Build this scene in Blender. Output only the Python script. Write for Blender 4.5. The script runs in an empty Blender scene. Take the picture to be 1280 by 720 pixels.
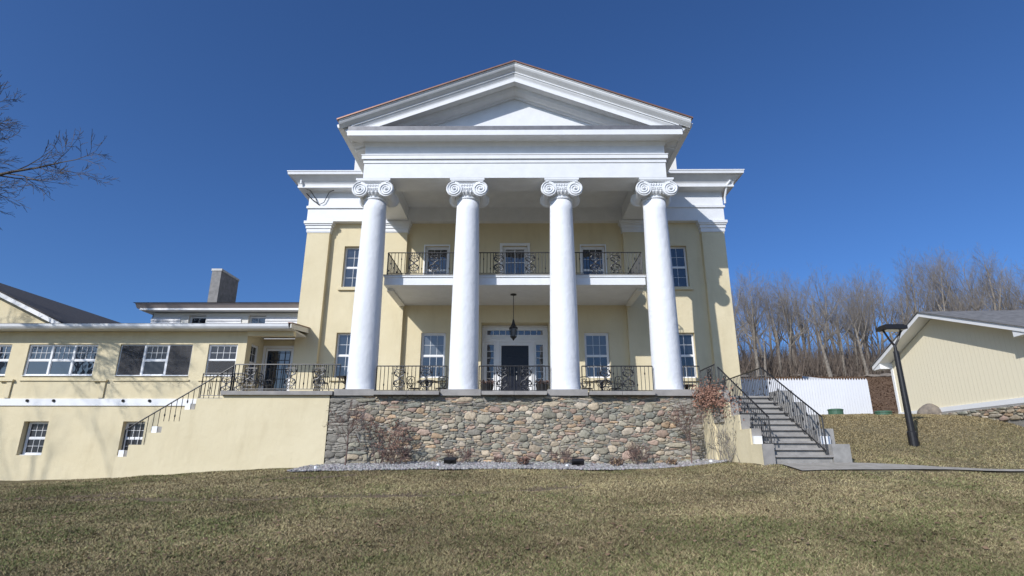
import bpy, math, random
import numpy as np
from mathutils import Vector, Matrix
random.seed(7); rng = np.random.default_rng(7)
scene = bpy.context.scene
COL = scene.collection
R = math.radians
PI = math.pi

# ------------------------------------------------------------------ camera
cam_data = bpy.data.cameras.new('camera')
cam = bpy.data.objects.new('camera', cam_data); COL.objects.link(cam)
cam_data.sensor_width = 36.0
cam_data.lens = 36.0 * 700.6 / 1280.0
cam_data.clip_start = 0.1; cam_data.clip_end = 3000
p_, yw_, rl_ = R(16.53), R(0.6), R(0.12)
Fv = Vector((-math.sin(yw_)*math.cos(p_), math.cos(yw_)*math.cos(p_), math.sin(p_)))
Rv0 = Vector((math.cos(yw_), math.sin(yw_), 0)); Uv0 = Rv0.cross(Fv)
Rv = Rv0*math.cos(rl_) + Uv0*math.sin(rl_); Uv = -Rv0*math.sin(rl_) + Uv0*math.cos(rl_)
Mc = Matrix((Rv, Uv, -Fv)).transposed().to_4x4()
Mc.translation = Vector((0.12, 0, 0.35))
cam.matrix_world = Mc
scene.camera = cam

# ------------------------------------------------------------------ world, sun, exposure
SUN_DIR = Vector((0.755, 1.0, -0.80)).normalized()        # direction of travel of the light
elev = math.asin(-SUN_DIR.z)
az = math.atan2(-SUN_DIR.x, -SUN_DIR.y)
world = bpy.data.worlds.new('World'); scene.world = world; world.use_nodes = True
nt = world.node_tree; nt.nodes.clear()
sky = nt.nodes.new('ShaderNodeTexSky'); sky.sky_type = 'NISHITA'; sky.sun_disc = False
sky.sun_elevation = elev; sky.sun_rotation = az % (2*PI)
sky.air_density = 0.9; sky.dust_density = 2.6; sky.ozone_density = 4.5; sky.altitude = 600
hsv = nt.nodes.new('ShaderNodeHueSaturation'); hsv.inputs['Saturation'].default_value = 1.05
tintn = nt.nodes.new('ShaderNodeMix'); tintn.data_type = 'RGBA'; tintn.blend_type = 'MULTIPLY'; tintn.inputs[0].default_value = 1.0; tintn.inputs[7].default_value = (0.53, 0.725, 0.97, 1)
bg = nt.nodes.new('ShaderNodeBackground'); bg.inputs['Strength'].default_value = 0.108
wo = nt.nodes.new('ShaderNodeOutputWorld')
nt.links.new(sky.outputs[0], hsv.inputs['Color']); nt.links.new(hsv.outputs[0], tintn.inputs[6]); nt.links.new(tintn.outputs[2], bg.inputs[0]); nt.links.new(bg.outputs[0], wo.inputs[0])
sl = bpy.data.lights.new('sun', 'SUN'); sl.energy = 3.25; sl.angle = R(0.53); sl.color = (1.0, 0.975, 0.945)
sun = bpy.data.objects.new('sun', sl); COL.objects.link(sun)
sun.rotation_euler = SUN_DIR.to_track_quat('-Z', 'Y').to_euler()
scene.view_settings.view_transform = 'Standard'; scene.view_settings.look = 'None'
scene.view_settings.exposure = 0.37; scene.view_settings.gamma = 1.0
scene.view_settings.use_curve_mapping = False
scene.cycles.max_bounces = 12; scene.cycles.diffuse_bounces = 8

# ------------------------------------------------------------------ helpers
class MB:
    """collects shapes; build() links them as one mesh object"""
    def __init__(s, M=None):
        s.v = []; s.f = []; s.M = M
    def add(s, vs, fs):
        n = len(s.v)
        if s.M is not None: vs = [tuple(s.M @ Vector(v)) for v in vs]
        s.v += [tuple(v) for v in vs]
        s.f += [tuple(i+n for i in f) for f in fs]
        return s
    def box(s, x0, x1, y0, y1, z0, z1):
        vs = [(x0,y0,z0),(x1,y0,z0),(x1,y1,z0),(x0,y1,z0),(x0,y0,z1),(x1,y0,z1),(x1,y1,z1),(x0,y1,z1)]
        return s.add(vs, [(0,3,2,1),(4,5,6,7),(0,1,5,4),(1,2,6,5),(2,3,7,6),(3,0,4,7)])
    def prism_y(s, pts, y0, y1):           # polygon in x,z extruded along y
        n = len(pts)
        vs = [(x,y0,z) for x,z in pts] + [(x,y1,z) for x,z in pts]
        fs = [tuple(range(n)), tuple(range(2*n-1, n-1, -1))] + [(i,n+i,n+(i+1)%n,(i+1)%n) for i in range(n)]
        return s.add(vs, fs)
    def prism_x(s, pts, x0, x1):           # polygon in y,z extruded along x
        n = len(pts)
        vs = [(x0,y,z) for y,z in pts] + [(x1,y,z) for y,z in pts]
        fs = [tuple(range(n)), tuple(range(2*n-1, n-1, -1))] + [(i,n+i,n+(i+1)%n,(i+1)%n) for i in range(n)]
        return s.add(vs, fs)
    def tube(s, pts, rad, n=6, cap=True):
        pts = [Vector(p) for p in pts]
        if not hasattr(rad, '__len__'): rad = [rad]*len(pts)
        vs = []; up = Vector((0.13,0.21,0.97))
        for i, p in enumerate(pts):
            t = (pts[min(i+1,len(pts)-1)] - pts[max(i-1,0)])
            if t.length < 1e-9: t = Vector((0,0,1))
            t.normalize()
            a = t.cross(up)
            if a.length < 0.15: a = t.cross(Vector((1,0.1,0)))
            a.normalize(); b = t.cross(a)
            for k in range(n):
                th = 2*PI*(k+0.5)/n
                vs.append(p + (a*math.cos(th) + b*math.sin(th))*rad[i])
        fs = []
        for i in range(len(pts)-1):
            for k in range(n):
                fs.append((i*n+k, i*n+(k+1)%n, (i+1)*n+(k+1)%n, (i+1)*n+k))
        if cap:
            fs.append(tuple(range(n-1,-1,-1))); m = (len(pts)-1)*n; fs.append(tuple(range(m, m+n)))
        return s.add(vs, fs)
    def lathe(s, prof, cx, cy, n=32, cap=True):   # prof: (r,z)
        vs = []
        for r, z in prof:
            for k in range(n):
                th = 2*PI*k/n; vs.append((cx+r*math.cos(th), cy+r*math.sin(th), z))
        fs = []
        for i in range(len(prof)-1):
            for k in range(n):
                fs.append((i*n+k, i*n+(k+1)%n, (i+1)*n+(k+1)%n, (i+1)*n+k))
        if cap:
            fs.append(tuple(range(n-1,-1,-1))); m = (len(prof)-1)*n; fs.append(tuple(range(m, m+n)))
        return s.add(vs, fs)
    def wall(s, x0, x1, z0, z1, y, holes, depth=0.3, back=True):
        """front sheet facing -y with rectangular holes (hx0,hx1,hz0,hz1) and their reveals"""
        xs = sorted({x0,x1,*[h[0] for h in holes],*[h[1] for h in holes]})
        zs = sorted({z0,z1,*[h[2] for h in holes],*[h[3] for h in holes]})
        xs = [x for x in xs if x0 <= x <= x1]; zs = [z for z in zs if z0 <= z <= z1]
        for i in range(len(xs)-1):
            for j in range(len(zs)-1):
                mx, mz = (xs[i]+xs[i+1])/2, (zs[j]+zs[j+1])/2
                if any(h[0]<mx<h[1] and h[2]<mz<h[3] for h in holes): continue
                s.add([(xs[i],y,zs[j]),(xs[i+1],y,zs[j]),(xs[i+1],y,zs[j+1]),(xs[i],y,zs[j+1])], [(0,1,2,3)])
        for a,b,c,d in holes:
            e = y+depth
            s.add([(a,y,c),(b,y,c),(b,y,d),(a,y,d),(a,e,c),(b,e,c),(b,e,d),(a,e,d)],
                  [(0,4,5,1),(1,5,6,2),(2,6,7,3),(3,7,4,0)]+([(4,7,6,5)] if back else []))
        return s
    def build(s, name, mat, parent=None, smooth=False, off=None):
        if off is None:
            off = (0,0,0)
            if parent is not None:
                q = parent; off = Vector((0,0,0))
                while q is not None: off = off + q.location; q = q.parent
        me = bpy.data.meshes.new(name)
        me.from_pydata([(v[0]-off[0], v[1]-off[1], v[2]-off[2]) for v in s.v], [], s.f)
        me.materials.append(mat)
        if smooth: me.shade_smooth()
        me.update()
        o = bpy.data.objects.new(name, me); COL.objects.link(o)
        if parent is not None: o.parent = parent
        return o

def tag(o, label=None, cat=None, group=None, kind=None):
    if label: o['label'] = label
    if cat: o['category'] = cat
    if group: o['group'] = group
    if kind: o['kind'] = kind
    return o
def thing(name, label, cat, loc=(0,0,0), group=None, rz=0):
    o = bpy.data.objects.new(name, None); COL.objects.link(o)
    o.empty_display_size = 0.2
    o.location = loc; o.rotation_euler = (0,0,rz)
    return tag(o, label, cat, group)
def copy_tree(o, parent=None):
    c = o.copy(); COL.objects.link(c); c.parent = parent
    for ch in list(o.children): copy_tree(ch, c)
    return c
def np_mesh(name, V, Fq, mat, k, attr=None, smooth=False):
    """V (n,3) float, Fq (m,k) int"""
    me = bpy.data.meshes.new(name)
    me.vertices.add(len(V)); me.vertices.foreach_set('co', np.asarray(V, dtype=np.float32).ravel())
    me.loops.add(Fq.size); me.loops.foreach_set('vertex_index', np.asarray(Fq, dtype=np.int32).ravel())
    me.polygons.add(len(Fq)); me.polygons.foreach_set('loop_start', np.arange(0, Fq.size, k, dtype=np.int32))
    if smooth: me.polygons.foreach_set('use_smooth', np.ones(len(Fq), dtype=bool))
    if attr is not None:
        a = me.color_attributes.new('tint', 'FLOAT_COLOR', 'POINT')
        a.data.foreach_set('color', np.asarray(attr, dtype=np.float32).ravel())
    me.update(calc_edges=True); me.validate()
    me.materials.append(mat)
    o = bpy.data.objects.new(name, me); COL.objects.link(o)
    return o

# ------------------------------------------------------------------ materials
def mat(name, c1, c2=None, rough=0.7, scale=3.0, bump=0.0, bscale=30.0, metal=0.0, detail=6, lo=0.35, hi=0.65, spec=0.5, stretch=(1,1,1), bdist=0.01, attr=False):
    m = bpy.data.materials.new(name); m.use_nodes = True
    t = m.node_tree; b = t.nodes['Principled BSDF']
    b.inputs['Roughness'].default_value = rough; b.inputs['Metallic'].default_value = metal
    b.inputs['Specular IOR Level'].default_value = spec
    b.inputs['Base Color'].default_value = (*c1, 1)
    tc = t.nodes.new('ShaderNodeTexCoord'); mp = t.nodes.new('ShaderNodeMapping'); mp.inputs['Scale'].default_value = stretch
    t.links.new(tc.outputs['Object'], mp.inputs[0])
    if c2 is not None:
        n = t.nodes.new('ShaderNodeTexNoise'); n.inputs['Scale'].default_value = scale; n.inputs['Detail'].default_value = detail
        n.inputs['Roughness'].default_value = 0.62
        t.links.new(mp.outputs[0], n.inputs['Vector'])
        r = t.nodes.new('ShaderNodeValToRGB'); r.color_ramp.elements[0].position = lo; r.color_ramp.elements[1].position = hi
        r.color_ramp.elements[0].color = (*c1,1); r.color_ramp.elements[1].color = (*c2,1)
        t.links.new(n.outputs['Fac'], r.inputs[0])
        src = r.outputs[0]
        if attr:
            at = t.nodes.new('ShaderNodeAttribute'); at.attribute_name = 'tint'
            mx = t.nodes.new('ShaderNodeMix'); mx.data_type = 'RGBA'; mx.blend_type = 'MULTIPLY'; mx.inputs[0].default_value = 1
            t.links.new(src, mx.inputs[6]); t.links.new(at.outputs['Color'], mx.inputs[7]); src = mx.outputs[2]
        t.links.new(src, b.inputs['Base Color'])
    if bump > 0:
        n2 = t.nodes.new('ShaderNodeTexNoise'); n2.inputs['Scale'].default_value = bscale; n2.inputs['Detail'].default_value = 5
        t.links.new(mp.outputs[0], n2.inputs['Vector'])
        bp = t.nodes.new('ShaderNodeBump'); bp.inputs['Strength'].default_value = bump; bp.inputs['Distance'].default_value = bdist
        t.links.new(n2.outputs['Fac'], bp.inputs['Height']); t.links.new(bp.outputs[0], b.inputs['Normal'])
    return m

def stucco(name, c1, c2, c3, bump=0.5):
    """painted render: broad tonal drift, faint vertical weathering streaks, trowelled bump"""
    m = bpy.data.materials.new(name); m.use_nodes = True
    t = m.node_tree; b = t.nodes['Principled BSDF']; b.inputs['Roughness'].default_value = 0.85
    b.inputs['Specular IOR Level'].default_value = 0.25
    tc = t.nodes.new('ShaderNodeTexCoord')
    def noise(scale, st=(1,1,1), det=5):
        mp = t.nodes.new('ShaderNodeMapping'); mp.inputs['Scale'].default_value = st
        t.links.new(tc.outputs['Object'], mp.inputs[0])
        n = t.nodes.new('ShaderNodeTexNoise'); n.inputs['Scale'].default_value = scale; n.inputs['Detail'].default_value = det
        n.inputs['Roughness'].default_value = 0.6
        t.links.new(mp.outputs[0], n.inputs['Vector']); return n.outputs['Fac']
    def ramp(src, p0, p1, a, b_):
        r = t.nodes.new('ShaderNodeValToRGB'); e = r.color_ramp.elements
        e[0].position = p0; e[1].position = p1; e[0].color = (*a,1); e[1].color = (*b_,1)
        t.links.new(src, r.inputs[0]); return r.outputs[0]
    base = ramp(noise(0.6), 0.35, 0.65, c1, c2)
    streak = ramp(noise(1.5, (1.6,1.6,0.35)), 0.52, 0.75, (0,0,0), (1,1,1))
    mx = t.nodes.new('ShaderNodeMix'); mx.data_type = 'RGBA'
    ml = t.nodes.new('ShaderNodeMath'); ml.operation = 'MULTIPLY'; ml.inputs[1].default_value = 0.55
    t.links.new(streak, ml.inputs[0]); t.links.new(ml.outputs[0], mx.inputs[0])
    t.links.new(base, mx.inputs[6]); mx.inputs[7].default_value = (*c3,1)
    t.links.new(mx.outputs[2], b.inputs['Base Color'])
    ad = t.nodes.new('ShaderNodeMath'); ad.operation = 'ADD'
    t.links.new(noise(4.0, det=4), ad.inputs[0])
    m2 = t.nodes.new('ShaderNodeMath'); m2.operation = 'MULTIPLY'; m2.inputs[1].default_value = 0.25
    t.links.new(noise(45.0), m2.inputs[0]); t.links.new(m2.outputs[0], ad.inputs[1])
    bp = t.nodes.new('ShaderNodeBump'); bp.inputs['Strength'].default_value = bump; bp.inputs['Distance'].default_value = 0.03
    t.links.new(ad.outputs[0], bp.inputs['Height']); t.links.new(bp.outputs[0], b.inputs['Normal'])
    return m

M = {}
M['cream'] = stucco('cream_stucco', (0.66,0.57,0.375), (0.71,0.62,0.42), (0.575,0.49,0.315))
M['white'] = mat('white_paint', (0.76,0.77,0.78), (0.70,0.71,0.72), rough=0.55, scale=2.5, bump=0.15, bscale=12, bdist=0.01)
M['column'] = stucco('column_white', (0.77,0.78,0.80), (0.74,0.75,0.77), (0.66,0.67,0.69), bump=0.9)
M['trim'] = mat('window_trim', (0.80,0.80,0.80), rough=0.45)
M['soffit'] = mat('soffit_paint', (0.74,0.72,0.66), (0.69,0.67,0.61), rough=0.6, scale=1.5)
M['flash'] = mat('grey_flashing', (0.13,0.13,0.14), (0.18,0.18,0.19), rough=0.5, scale=4, metal=0.3)
M['copper'] = mat('copper_edge', (0.27,0.14,0.095), (0.2,0.115,0.085), rough=0.45, scale=6, metal=0.4)
M['shingle_dark'] = mat('dark_shingles', (0.045,0.042,0.042), (0.09,0.08,0.075), rough=0.9, scale=9, bump=0.5, bscale=25)
M['iron'] = mat('black_iron', (0.012,0.012,0.013), (0.022,0.02,0.02), rough=0.42, scale=20)
M['concrete'] = mat('concrete', (0.36,0.345,0.32), (0.25,0.24,0.225), rough=0.9, scale=3.5, bump=0.4, bscale=40)
M['slab'] = mat('bluestone_slab', (0.34,0.32,0.295), (0.25,0.235,0.22), rough=0.85, scale=2.5, bump=0.3, bscale=30)
M['lightstone'] = mat('pale_concrete', (0.62,0.61,0.58), (0.5,0.49,0.46), rough=0.85, scale=6)
M['mortar'] = mat('mortar', (0.22,0.205,0.18), (0.30,0.275,0.24), rough=0.95, scale=7, bump=0.8, bscale=30, bdist=0.02)
M['stone'] = mat('rubble_stone', (0.70,0.69,0.64), (1.20,1.14,1.07), rough=0.9, scale=9, bump=0.9, bscale=26, bdist=0.02, attr=True)
M['door'] = mat('navy_door', (0.007,0.008,0.016), rough=0.4)
M['dark'] = mat('dark_void', (0.01,0.01,0.01), rough=0.9)
M['screenmesh'] = mat('insect_screen', (0.05,0.05,0.055), rough=0.7); M['screenmesh'].node_tree.nodes['Principled BSDF'].inputs['Alpha'].default_value = 0.62
M['fascia'] = mat('pinkish_fascia', (0.52,0.44,0.41), (0.47,0.40,0.37), rough=0.7, scale=2)
M['fence'] = mat('white_vinyl', (0.80,0.81,0.84), (0.76,0.77,0.80), rough=0.5, scale=1.0)
M['chimney'] = mat('grey_chimney', (0.30,0.29,0.28), (0.2,0.195,0.19), rough=0.95, scale=4, bump=0.5, bscale=30)
M['clap'] = mat('white_clapboard', (0.74,0.74,0.75), (0.66,0.66,0.67), rough=0.7, scale=3)
M['bark'] = mat('grey_bark', (0.28,0.245,0.20), (0.15,0.13,0.105), rough=0.95, scale=5, bump=0.6, bscale=18)
M['bark_dark'] = mat('dark_bark', (0.07,0.06,0.052), (0.12,0.10,0.085), rough=0.95, scale=6, bump=0.6, bscale=18)
M['twig'] = mat('grey_twig', (0.23,0.205,0.18), (0.15,0.135,0.12), rough=0.95, scale=3)
M['redtwig'] = mat('reddish_twig', (0.19,0.125,0.105), (0.12,0.085,0.075), rough=0.9, scale=8)
M['dryleaf'] = mat('dry_leaf', (0.38,0.205,0.14), (0.22,0.12,0.085), rough=0.85, scale=12)
M['paleleaf'] = mat('straw_leaf', (0.36,0.25,0.13), (0.24,0.15,0.09), rough=0.85, scale=12)
M['brush'] = mat('brush', (0.19,0.15,0.12), (0.11,0.088,0.07), rough=0.95, scale=2)
M['green_plastic'] = mat('green_plastic', (0.05,0.12,0.075), rough=0.5)
M['litter'] = mat('leaf_litter', (0.14,0.085,0.052), (0.20,0.13,0.08), rough=0.95, scale=1.5)
M['boulder'] = mat('boulder_stone', (0.24,0.20,0.16), (0.15,0.13,0.11), rough=0.9, scale=5, bump=0.7, bscale=14, bdist=0.03)
M['lampglass'] = mat('lamp_lens', (0.35,0.36,0.36), rough=0.2)
M['siding'] = None
def glass(name, col, spec, rough=0.02, wav=0.25):
    m = mat(name, col, rough=rough, spec=spec)
    t = m.node_tree; b = t.nodes['Principled BSDF']; b.inputs['IOR'].default_value = 1.6
    tc = t.nodes.new('ShaderNodeTexCoord')
    n = t.nodes.new('ShaderNodeTexNoise'); n.inputs['Scale'].default_value = 1.6; n.inputs['Detail'].default_value = 2
    t.links.new(tc.outputs['Object'], n.inputs['Vector'])
    bp = t.nodes.new('ShaderNodeBump'); bp.inputs['Strength'].default_value = wav; bp.inputs['Distance'].default_value = 0.03
    t.links.new(n.outputs['Fac'], bp.inputs['Height']); t.links.new(bp.outputs[0], b.inputs['Normal'])
    return m
M['glass'] = glass('window_glass', (0.018,0.024,0.035), 0.9)
M['glass_light'] = glass('curtained_glass', (0.10,0.115,0.13), 0.8)
M['screen'] = glass('screened_glass', (0.035,0.037,0.042), 0.35, rough=0.25)
def siding():
    m = mat('cream_siding', (0.80,0.725,0.54), rough=0.6)
    t = m.node_tree; b = t.nodes['Principled BSDF']
    tc = t.nodes.new('ShaderNodeTexCoord'); w = t.nodes.new('ShaderNodeTexWave'); w.wave_type = 'BANDS'; w.bands_direction = 'Y'
    w.wave_profile = 'SAW'; w.inputs['Scale'].default_value = 1.6; w.inputs['Distortion'].default_value = 0
    t.links.new(tc.outputs['Object'], w.inputs['Vector'])
    bp = t.nodes.new('ShaderNodeBump'); bp.inputs['Strength'].default_value = 0.7; bp.inputs['Distance'].default_value = 0.02
    t.links.new(w.outputs['Fac'], bp.inputs['Height']); t.links.new(bp.outputs[0], b.inputs['Normal'])
    return m
M['siding'] = siding()
def shingles():
    m = mat('grey_shingles', (0.19,0.185,0.18), (0.12,0.117,0.114), rough=0.95, scale=5, lo=0.4, hi=0.6, bump=0.5, bscale=30)
    return m
M['shingle_grey'] = shingles()

# ------------------------------------------------------------------ terrain
CP = np.array([
 (0,-12,-1.7),(0,0,-1.27),(0,6,-1.02),(0,10,-0.68),(0,14,-0.32),(0,17,-0.08),(0,19.2,0.06),(-6,19.2,-0.02),(6.2,19.2,0.12),
 (-6,17,-0.17),(-13.2,19.2,-0.42),(-16,22.3,-0.58),(-20,22.3,-0.64),(-28,24,-0.8),(-14,14,-0.72),(-20,12,-1.0),(-12,8,-1.1),(-16,0,-1.6),
 (6.3,15,0.10),(8.2,15,0.16),(12,15,0.06),(16,14.6,-0.02),(20,14.5,0.0),(9,9,-0.62),(16,9,-0.6),(15,0,-1.3),(11.6,17,0.59),(8.6,17,0.55),(8.8,20,1.1),
 (15.6,18,1.40),(15.5,21,1.72),(22,17,1.3),(9.5,24,1.8),(12,27,2.05),(17,27,2.07),(16,23.8,1.97),(18,20,1.65),(24,24,2.2),
 (12,40,4.4),(30,45,5.4),(24,60,8.3),(38,60,8.4),(52,60,8.6),(75,60,9.0),(20,85,10.5),(60,90,12.5),(100,80,11),(-10,45,1.5),(-30,60,1.0),(-60,40,-0.5),(-60,0,-2.0),
 (60,20,3.0),(60,-20,-1.0),(0,-60,-3.0),(-50,-50,-3),(50,-50,-2.5),(-40,100,3.0),(40,140,13),(-140,0,-3),(140,0,2),(0,200,8),(160,160,12),(-160,160,2),(160,-140,0),(-160,-140,-4)], float)
def _phi(r2): return 0.5*r2*np.log(r2+1e-6)
_n = len(CP); _K = _phi(((CP[:,None,:2]-CP[None,:,:2])**2).sum(-1)) + np.eye(_n)*1.5
_P = np.c_[np.ones(_n), CP[:,:2]]
_A = np.block([[_K,_P],[_P.T,np.zeros((3,3))]]); _W = np.linalg.solve(_A, np.r_[CP[:,2],0,0,0])
def hz(x, y):
    x = np.clip(np.atleast_1d(np.asarray(x,float)), -150, 150); y = np.clip(np.atleast_1d(np.asarray(y,float)), -130, 190)
    out = np.empty(x.shape)
    xf, yf, of = x.ravel(), y.ravel(), np.empty(x.size)
    for i in range(0, x.size, 20000):
        a, b = xf[i:i+20000], yf[i:i+20000]
        of[i:i+20000] = _phi((a[:,None]-CP[:,0])**2+(b[:,None]-CP[:,1])**2)@_W[:_n] + _W[_n] + _W[_n+1]*a + _W[_n+2]*b
    return of.reshape(x.shape)
def h1(x, y): return float(hz([x],[y])[0])

def ground_mat():
    m = bpy.data.materials.new('lawn_ground'); m.use_nodes = True
    t = m.node_tree; b = t.nodes['Principled BSDF']; b.inputs['Roughness'].default_value = 0.95; b.inputs['Specular IOR Level'].default_value = 0.1
    tc = t.nodes.new('ShaderNodeTexCoord')
    def noise(scale, det=6, rough=0.65):
        n = t.nodes.new('ShaderNodeTexNoise'); n.inputs['Scale'].default_value = scale; n.inputs['Detail'].default_value = det; n.inputs['Roughness'].default_value = rough
        t.links.new(tc.outputs['Object'], n.inputs['Vector']); return n.outputs['Fac']
    def ramp(src, stops):
        r = t.nodes.new('ShaderNodeValToRGB'); e = r.color_ramp.elements
        while len(e) < len(stops): e.new(0.5)
        for k,(p,c) in enumerate(stops): e[k].position = p; e[k].color = (*c,1)
        t.links.new(src, r.inputs[0]); return r.outputs[0]
    fine = ramp(noise(9, 8, 0.75), [(0.3,(0.10,0.08,0.05)),(0.5,(0.19,0.155,0.095)),(0.7,(0.30,0.245,0.15))])
    broad = ramp(noise(0.45, 5), [(0.38,(0.19,0.155,0.09)),(0.62,(0.15,0.14,0.075))])
    mx = t.nodes.new('ShaderNodeMix'); mx.data_type = 'RGBA'; mx.inputs[0].default_value = 0.5
    t.links.new(fine, mx.inputs[6]); t.links.new(broad, mx.inputs[7])
    litter = ramp(noise(1.6, 9, 0.8), [(0.35,(0.085,0.05,0.03)),(0.5,(0.16,0.10,0.06)),(0.68,(0.24,0.16,0.10))])
    # leaf litter on the hill beyond y ~ 29
    sp = t.nodes.new('ShaderNodeSeparateXYZ'); t.links.new(tc.outputs['Object'], sp.inputs[0])
    nn = t.nodes.new('ShaderNodeMath'); nn.operation = 'MULTIPLY_ADD'; nn.inputs[1].default_value = 3.0
    t.links.new(noise(0.5), nn.inputs[0]); t.links.new(sp.outputs['Y'], nn.inputs[2])
    mr = t.nodes.new('ShaderNodeMapRange'); mr.inputs['From Min'].default_value = 29.5; mr.inputs['From Max'].default_value = 31.5
    t.links.new(nn.outputs[0], mr.inputs['Value'])
    m2 = t.nodes.new('ShaderNodeMix'); m2.data_type = 'RGBA'
    t.links.new(mr.outputs[0], m2.inputs[0]); t.links.new(mx.outputs[2], m2.inputs[6]); t.links.new(litter, m2.inputs[7])
    t.links.new(m2.outputs[2], b.inputs['Base Color'])
    bp = t.nodes.new('ShaderNodeBump'); bp.inputs['Strength'].default_value = 0.9; bp.inputs['Distance'].default_value = 0.05
    t.links.new(noise(14, 8, 0.8), bp.inputs['Height']); t.links.new(bp.outputs[0], b.inputs['Normal'])
    return m
M['ground'] = ground_mat()
gx = np.unique(np.r_[-900,-500,-300,np.arange(-160,-40,10),np.arange(-40,-22,2),np.arange(-22,24,0.35),np.arange(24,60,2),np.arange(60,161,10),300,500,900])
gy = np.unique(np.r_[-900,-500,-300,np.arange(-140,-10,10),np.arange(-10,6,1.0),np.arange(6,30,0.35),np.arange(30,100,2.5),np.arange(100,201,10),300,500,900])
RUT = lambda x: 12.9 + 0.35*np.sin(x*0.35) + 0.12*np.sin(x*1.3)
def in_garden(x, y): return (np.abs(x+0.2) < 6.55) & (y > 17.05) & (y < 19.4)
GX, GY = np.meshgrid(gx, gy)
GZ = hz(GX, GY)
def lumps(x, y):      # small unevenness of the turf
    l = 0.010*np.sin(x*3.1+y*1.7)+0.010*np.sin(x*1.3-y*2.9)+0.006*np.sin(x*5.3+1)*np.sin(y*4.1)
    r = np.exp(-((y-RUT(x))/0.2)**2)*(x < 1.5)*(x > -9.5)
    return np.where((y>5)&(y<30)&(np.abs(x)<23), l-0.05*r, 0)
GZ = GZ + lumps(GX, GY)
V = np.c_[GX.ravel(), GY.ravel(), GZ.ravel()]
ny, nx = GX.shape
idx = np.arange(nx*ny).reshape(ny, nx)
Fq = np.c_[idx[:-1,:-1].ravel(), idx[:-1,1:].ravel(), idx[1:,1:].ravel(), idx[1:,:-1].ravel()]
g = np_mesh('ground', V, Fq, M['ground'], 4, smooth=True); tag(g, kind='structure')

# walkway: from the foot of the right stair off to the right
wk = MB(); pts = [(6.75,14.35),(8.7,14.35),(11,14.55),(14,14.6),(18,14.5),(24,14.4)]
row = []
for i,(x,y) in enumerate(pts):
    w = 0.62 if i>1 else 0.72
    row.append((x,y-w,y+w))
NX = 60; xs = np.linspace(6.75,24,NX); ys = np.interp(xs,[p[0] for p in pts],[p[1] for p in pts]); ws = np.interp(xs,[6.75,8.7,10.5,14,24],[0.55,0.42,0.16,0.035,0.01]); ys = ys + np.interp(xs,[6.75,9,14],[0,0.02,-0.1])
Vw=[];
for x,y,w in zip(xs,ys,ws):
    for k in (-1,0,1): Vw.append((x,y+k*w,h1(x,y+k*w)+0.035))
for i in range(NX-1):
    for k in range(2): pass
fs = [(3*i+k,3*(i+1)+k,3*(i+1)+k+1,3*i+k+1) for i in range(NX-1) for k in range(2)]
wk.add(Vw, fs); M['pathmat'] = mat('path_concrete',(0.37,0.34,0.29),(0.27,0.245,0.205),rough=0.95,scale=4,bump=0.5,bscale=35)
o = wk.build('path', M['pathmat']); tag(o, kind='structure')

# ------------------------------------------------------------------ grass, gravel, leaves (stuff)
def blade_mat():
    m = mat('grass_blade', (0.9,0.9,0.9), (1.1,1.1,1.1), rough=0.8, scale=2, spec=0.15, attr=True)
    return m
M['blade'] = blade_mat()
def vnoise(x, y, s, seed):
    r = np.random.default_rng(seed); g_ = r.random((64,64))
    u, v = ((x+60)*s) % 64, ((y+20)*s) % 64
    i, j = u.astype(int), v.astype(int); fu, fv = u-i, v-j
    fu = fu*fu*(3-2*fu); fv = fv*fv*(3-2*fv)
    a = g_[i%64,j%64]*(1-fu)+g_[(i+1)%64,j%64]*fu; b = g_[i%64,(j+1)%64]*(1-fu)+g_[(i+1)%64,(j+1)%64]*fu
    return a*(1-fv)+b*fv
def on_hard(x, y):
    house = (y > 19.1) & (x > -13.2) & (x < 8.7)
    wing = (y > 22.2) & (x < -10)
    stair = (x > 6.2) & (x < 8.75) & (y > 14.9)
    path = (x > 6.7) & (np.abs(y - np.interp(x,[6.75,8.7,11,14,24],[14.35,14.35,14.5,14.5,14.3])) < np.interp(x,[6.75,8.7,10.5,14,24],[0.64,0.56,0.25,0.1,0.06]))
    gar = (x > 15.45) & (y > 16.5) & (y < 24.2)
    return house | wing | stair | path | gar | in_garden(x,y)
N = 950000
# more blades near the camera: sample y with density falling off with distance
u = rng.random(N)
yy = 5.6 * (27.0/5.6)**(u**1.05)
half = 0.98*yy + 1.0
xx = (rng.random(N)*2-1)*half
keep = ~on_hard(xx,yy) & ~((yy>19)&(xx<8))
xx, yy = xx[keep], yy[keep]
rutm = (np.abs(yy-RUT(xx)) < 0.14+0.06*np.sin(xx*9)) & (xx<1.5) & (xx>-9.5) & (rng.random(len(xx))<0.7)
bare = (vnoise(xx,yy,0.9,3)*0.5+vnoise(xx,yy,2.9,4)*0.5 > 0.80) & (rng.random(len(xx))<0.7)
keep = ~rutm; xx, yy = xx[keep], yy[keep]; n = len(xx)
zz = hz(xx,yy) + lumps(xx,yy) - 0.004
hgt = (0.016+0.025*rng.random(n))*(0.75+0.6*vnoise(xx,yy,1.7,9))*np.where(yy>14,1.15,1)
wid = 0.0035 + 0.0045*rng.random(n) + 0.0004*yy
ang = rng.random(n)*2*PI; lean = hgt*(0.5+1.3*rng.random(n)); la = rng.random(n)*2*PI
V = np.empty((n,3,3))
V[:,0] = np.c_[xx-np.cos(ang)*wid, yy-np.sin(ang)*wid, zz]
V[:,1] = np.c_[xx+np.cos(ang)*wid, yy+np.sin(ang)*wid, zz]
V[:,2] = np.c_[xx+np.cos(la)*lean, yy+np.sin(la)*lean, zz+hgt]
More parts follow.
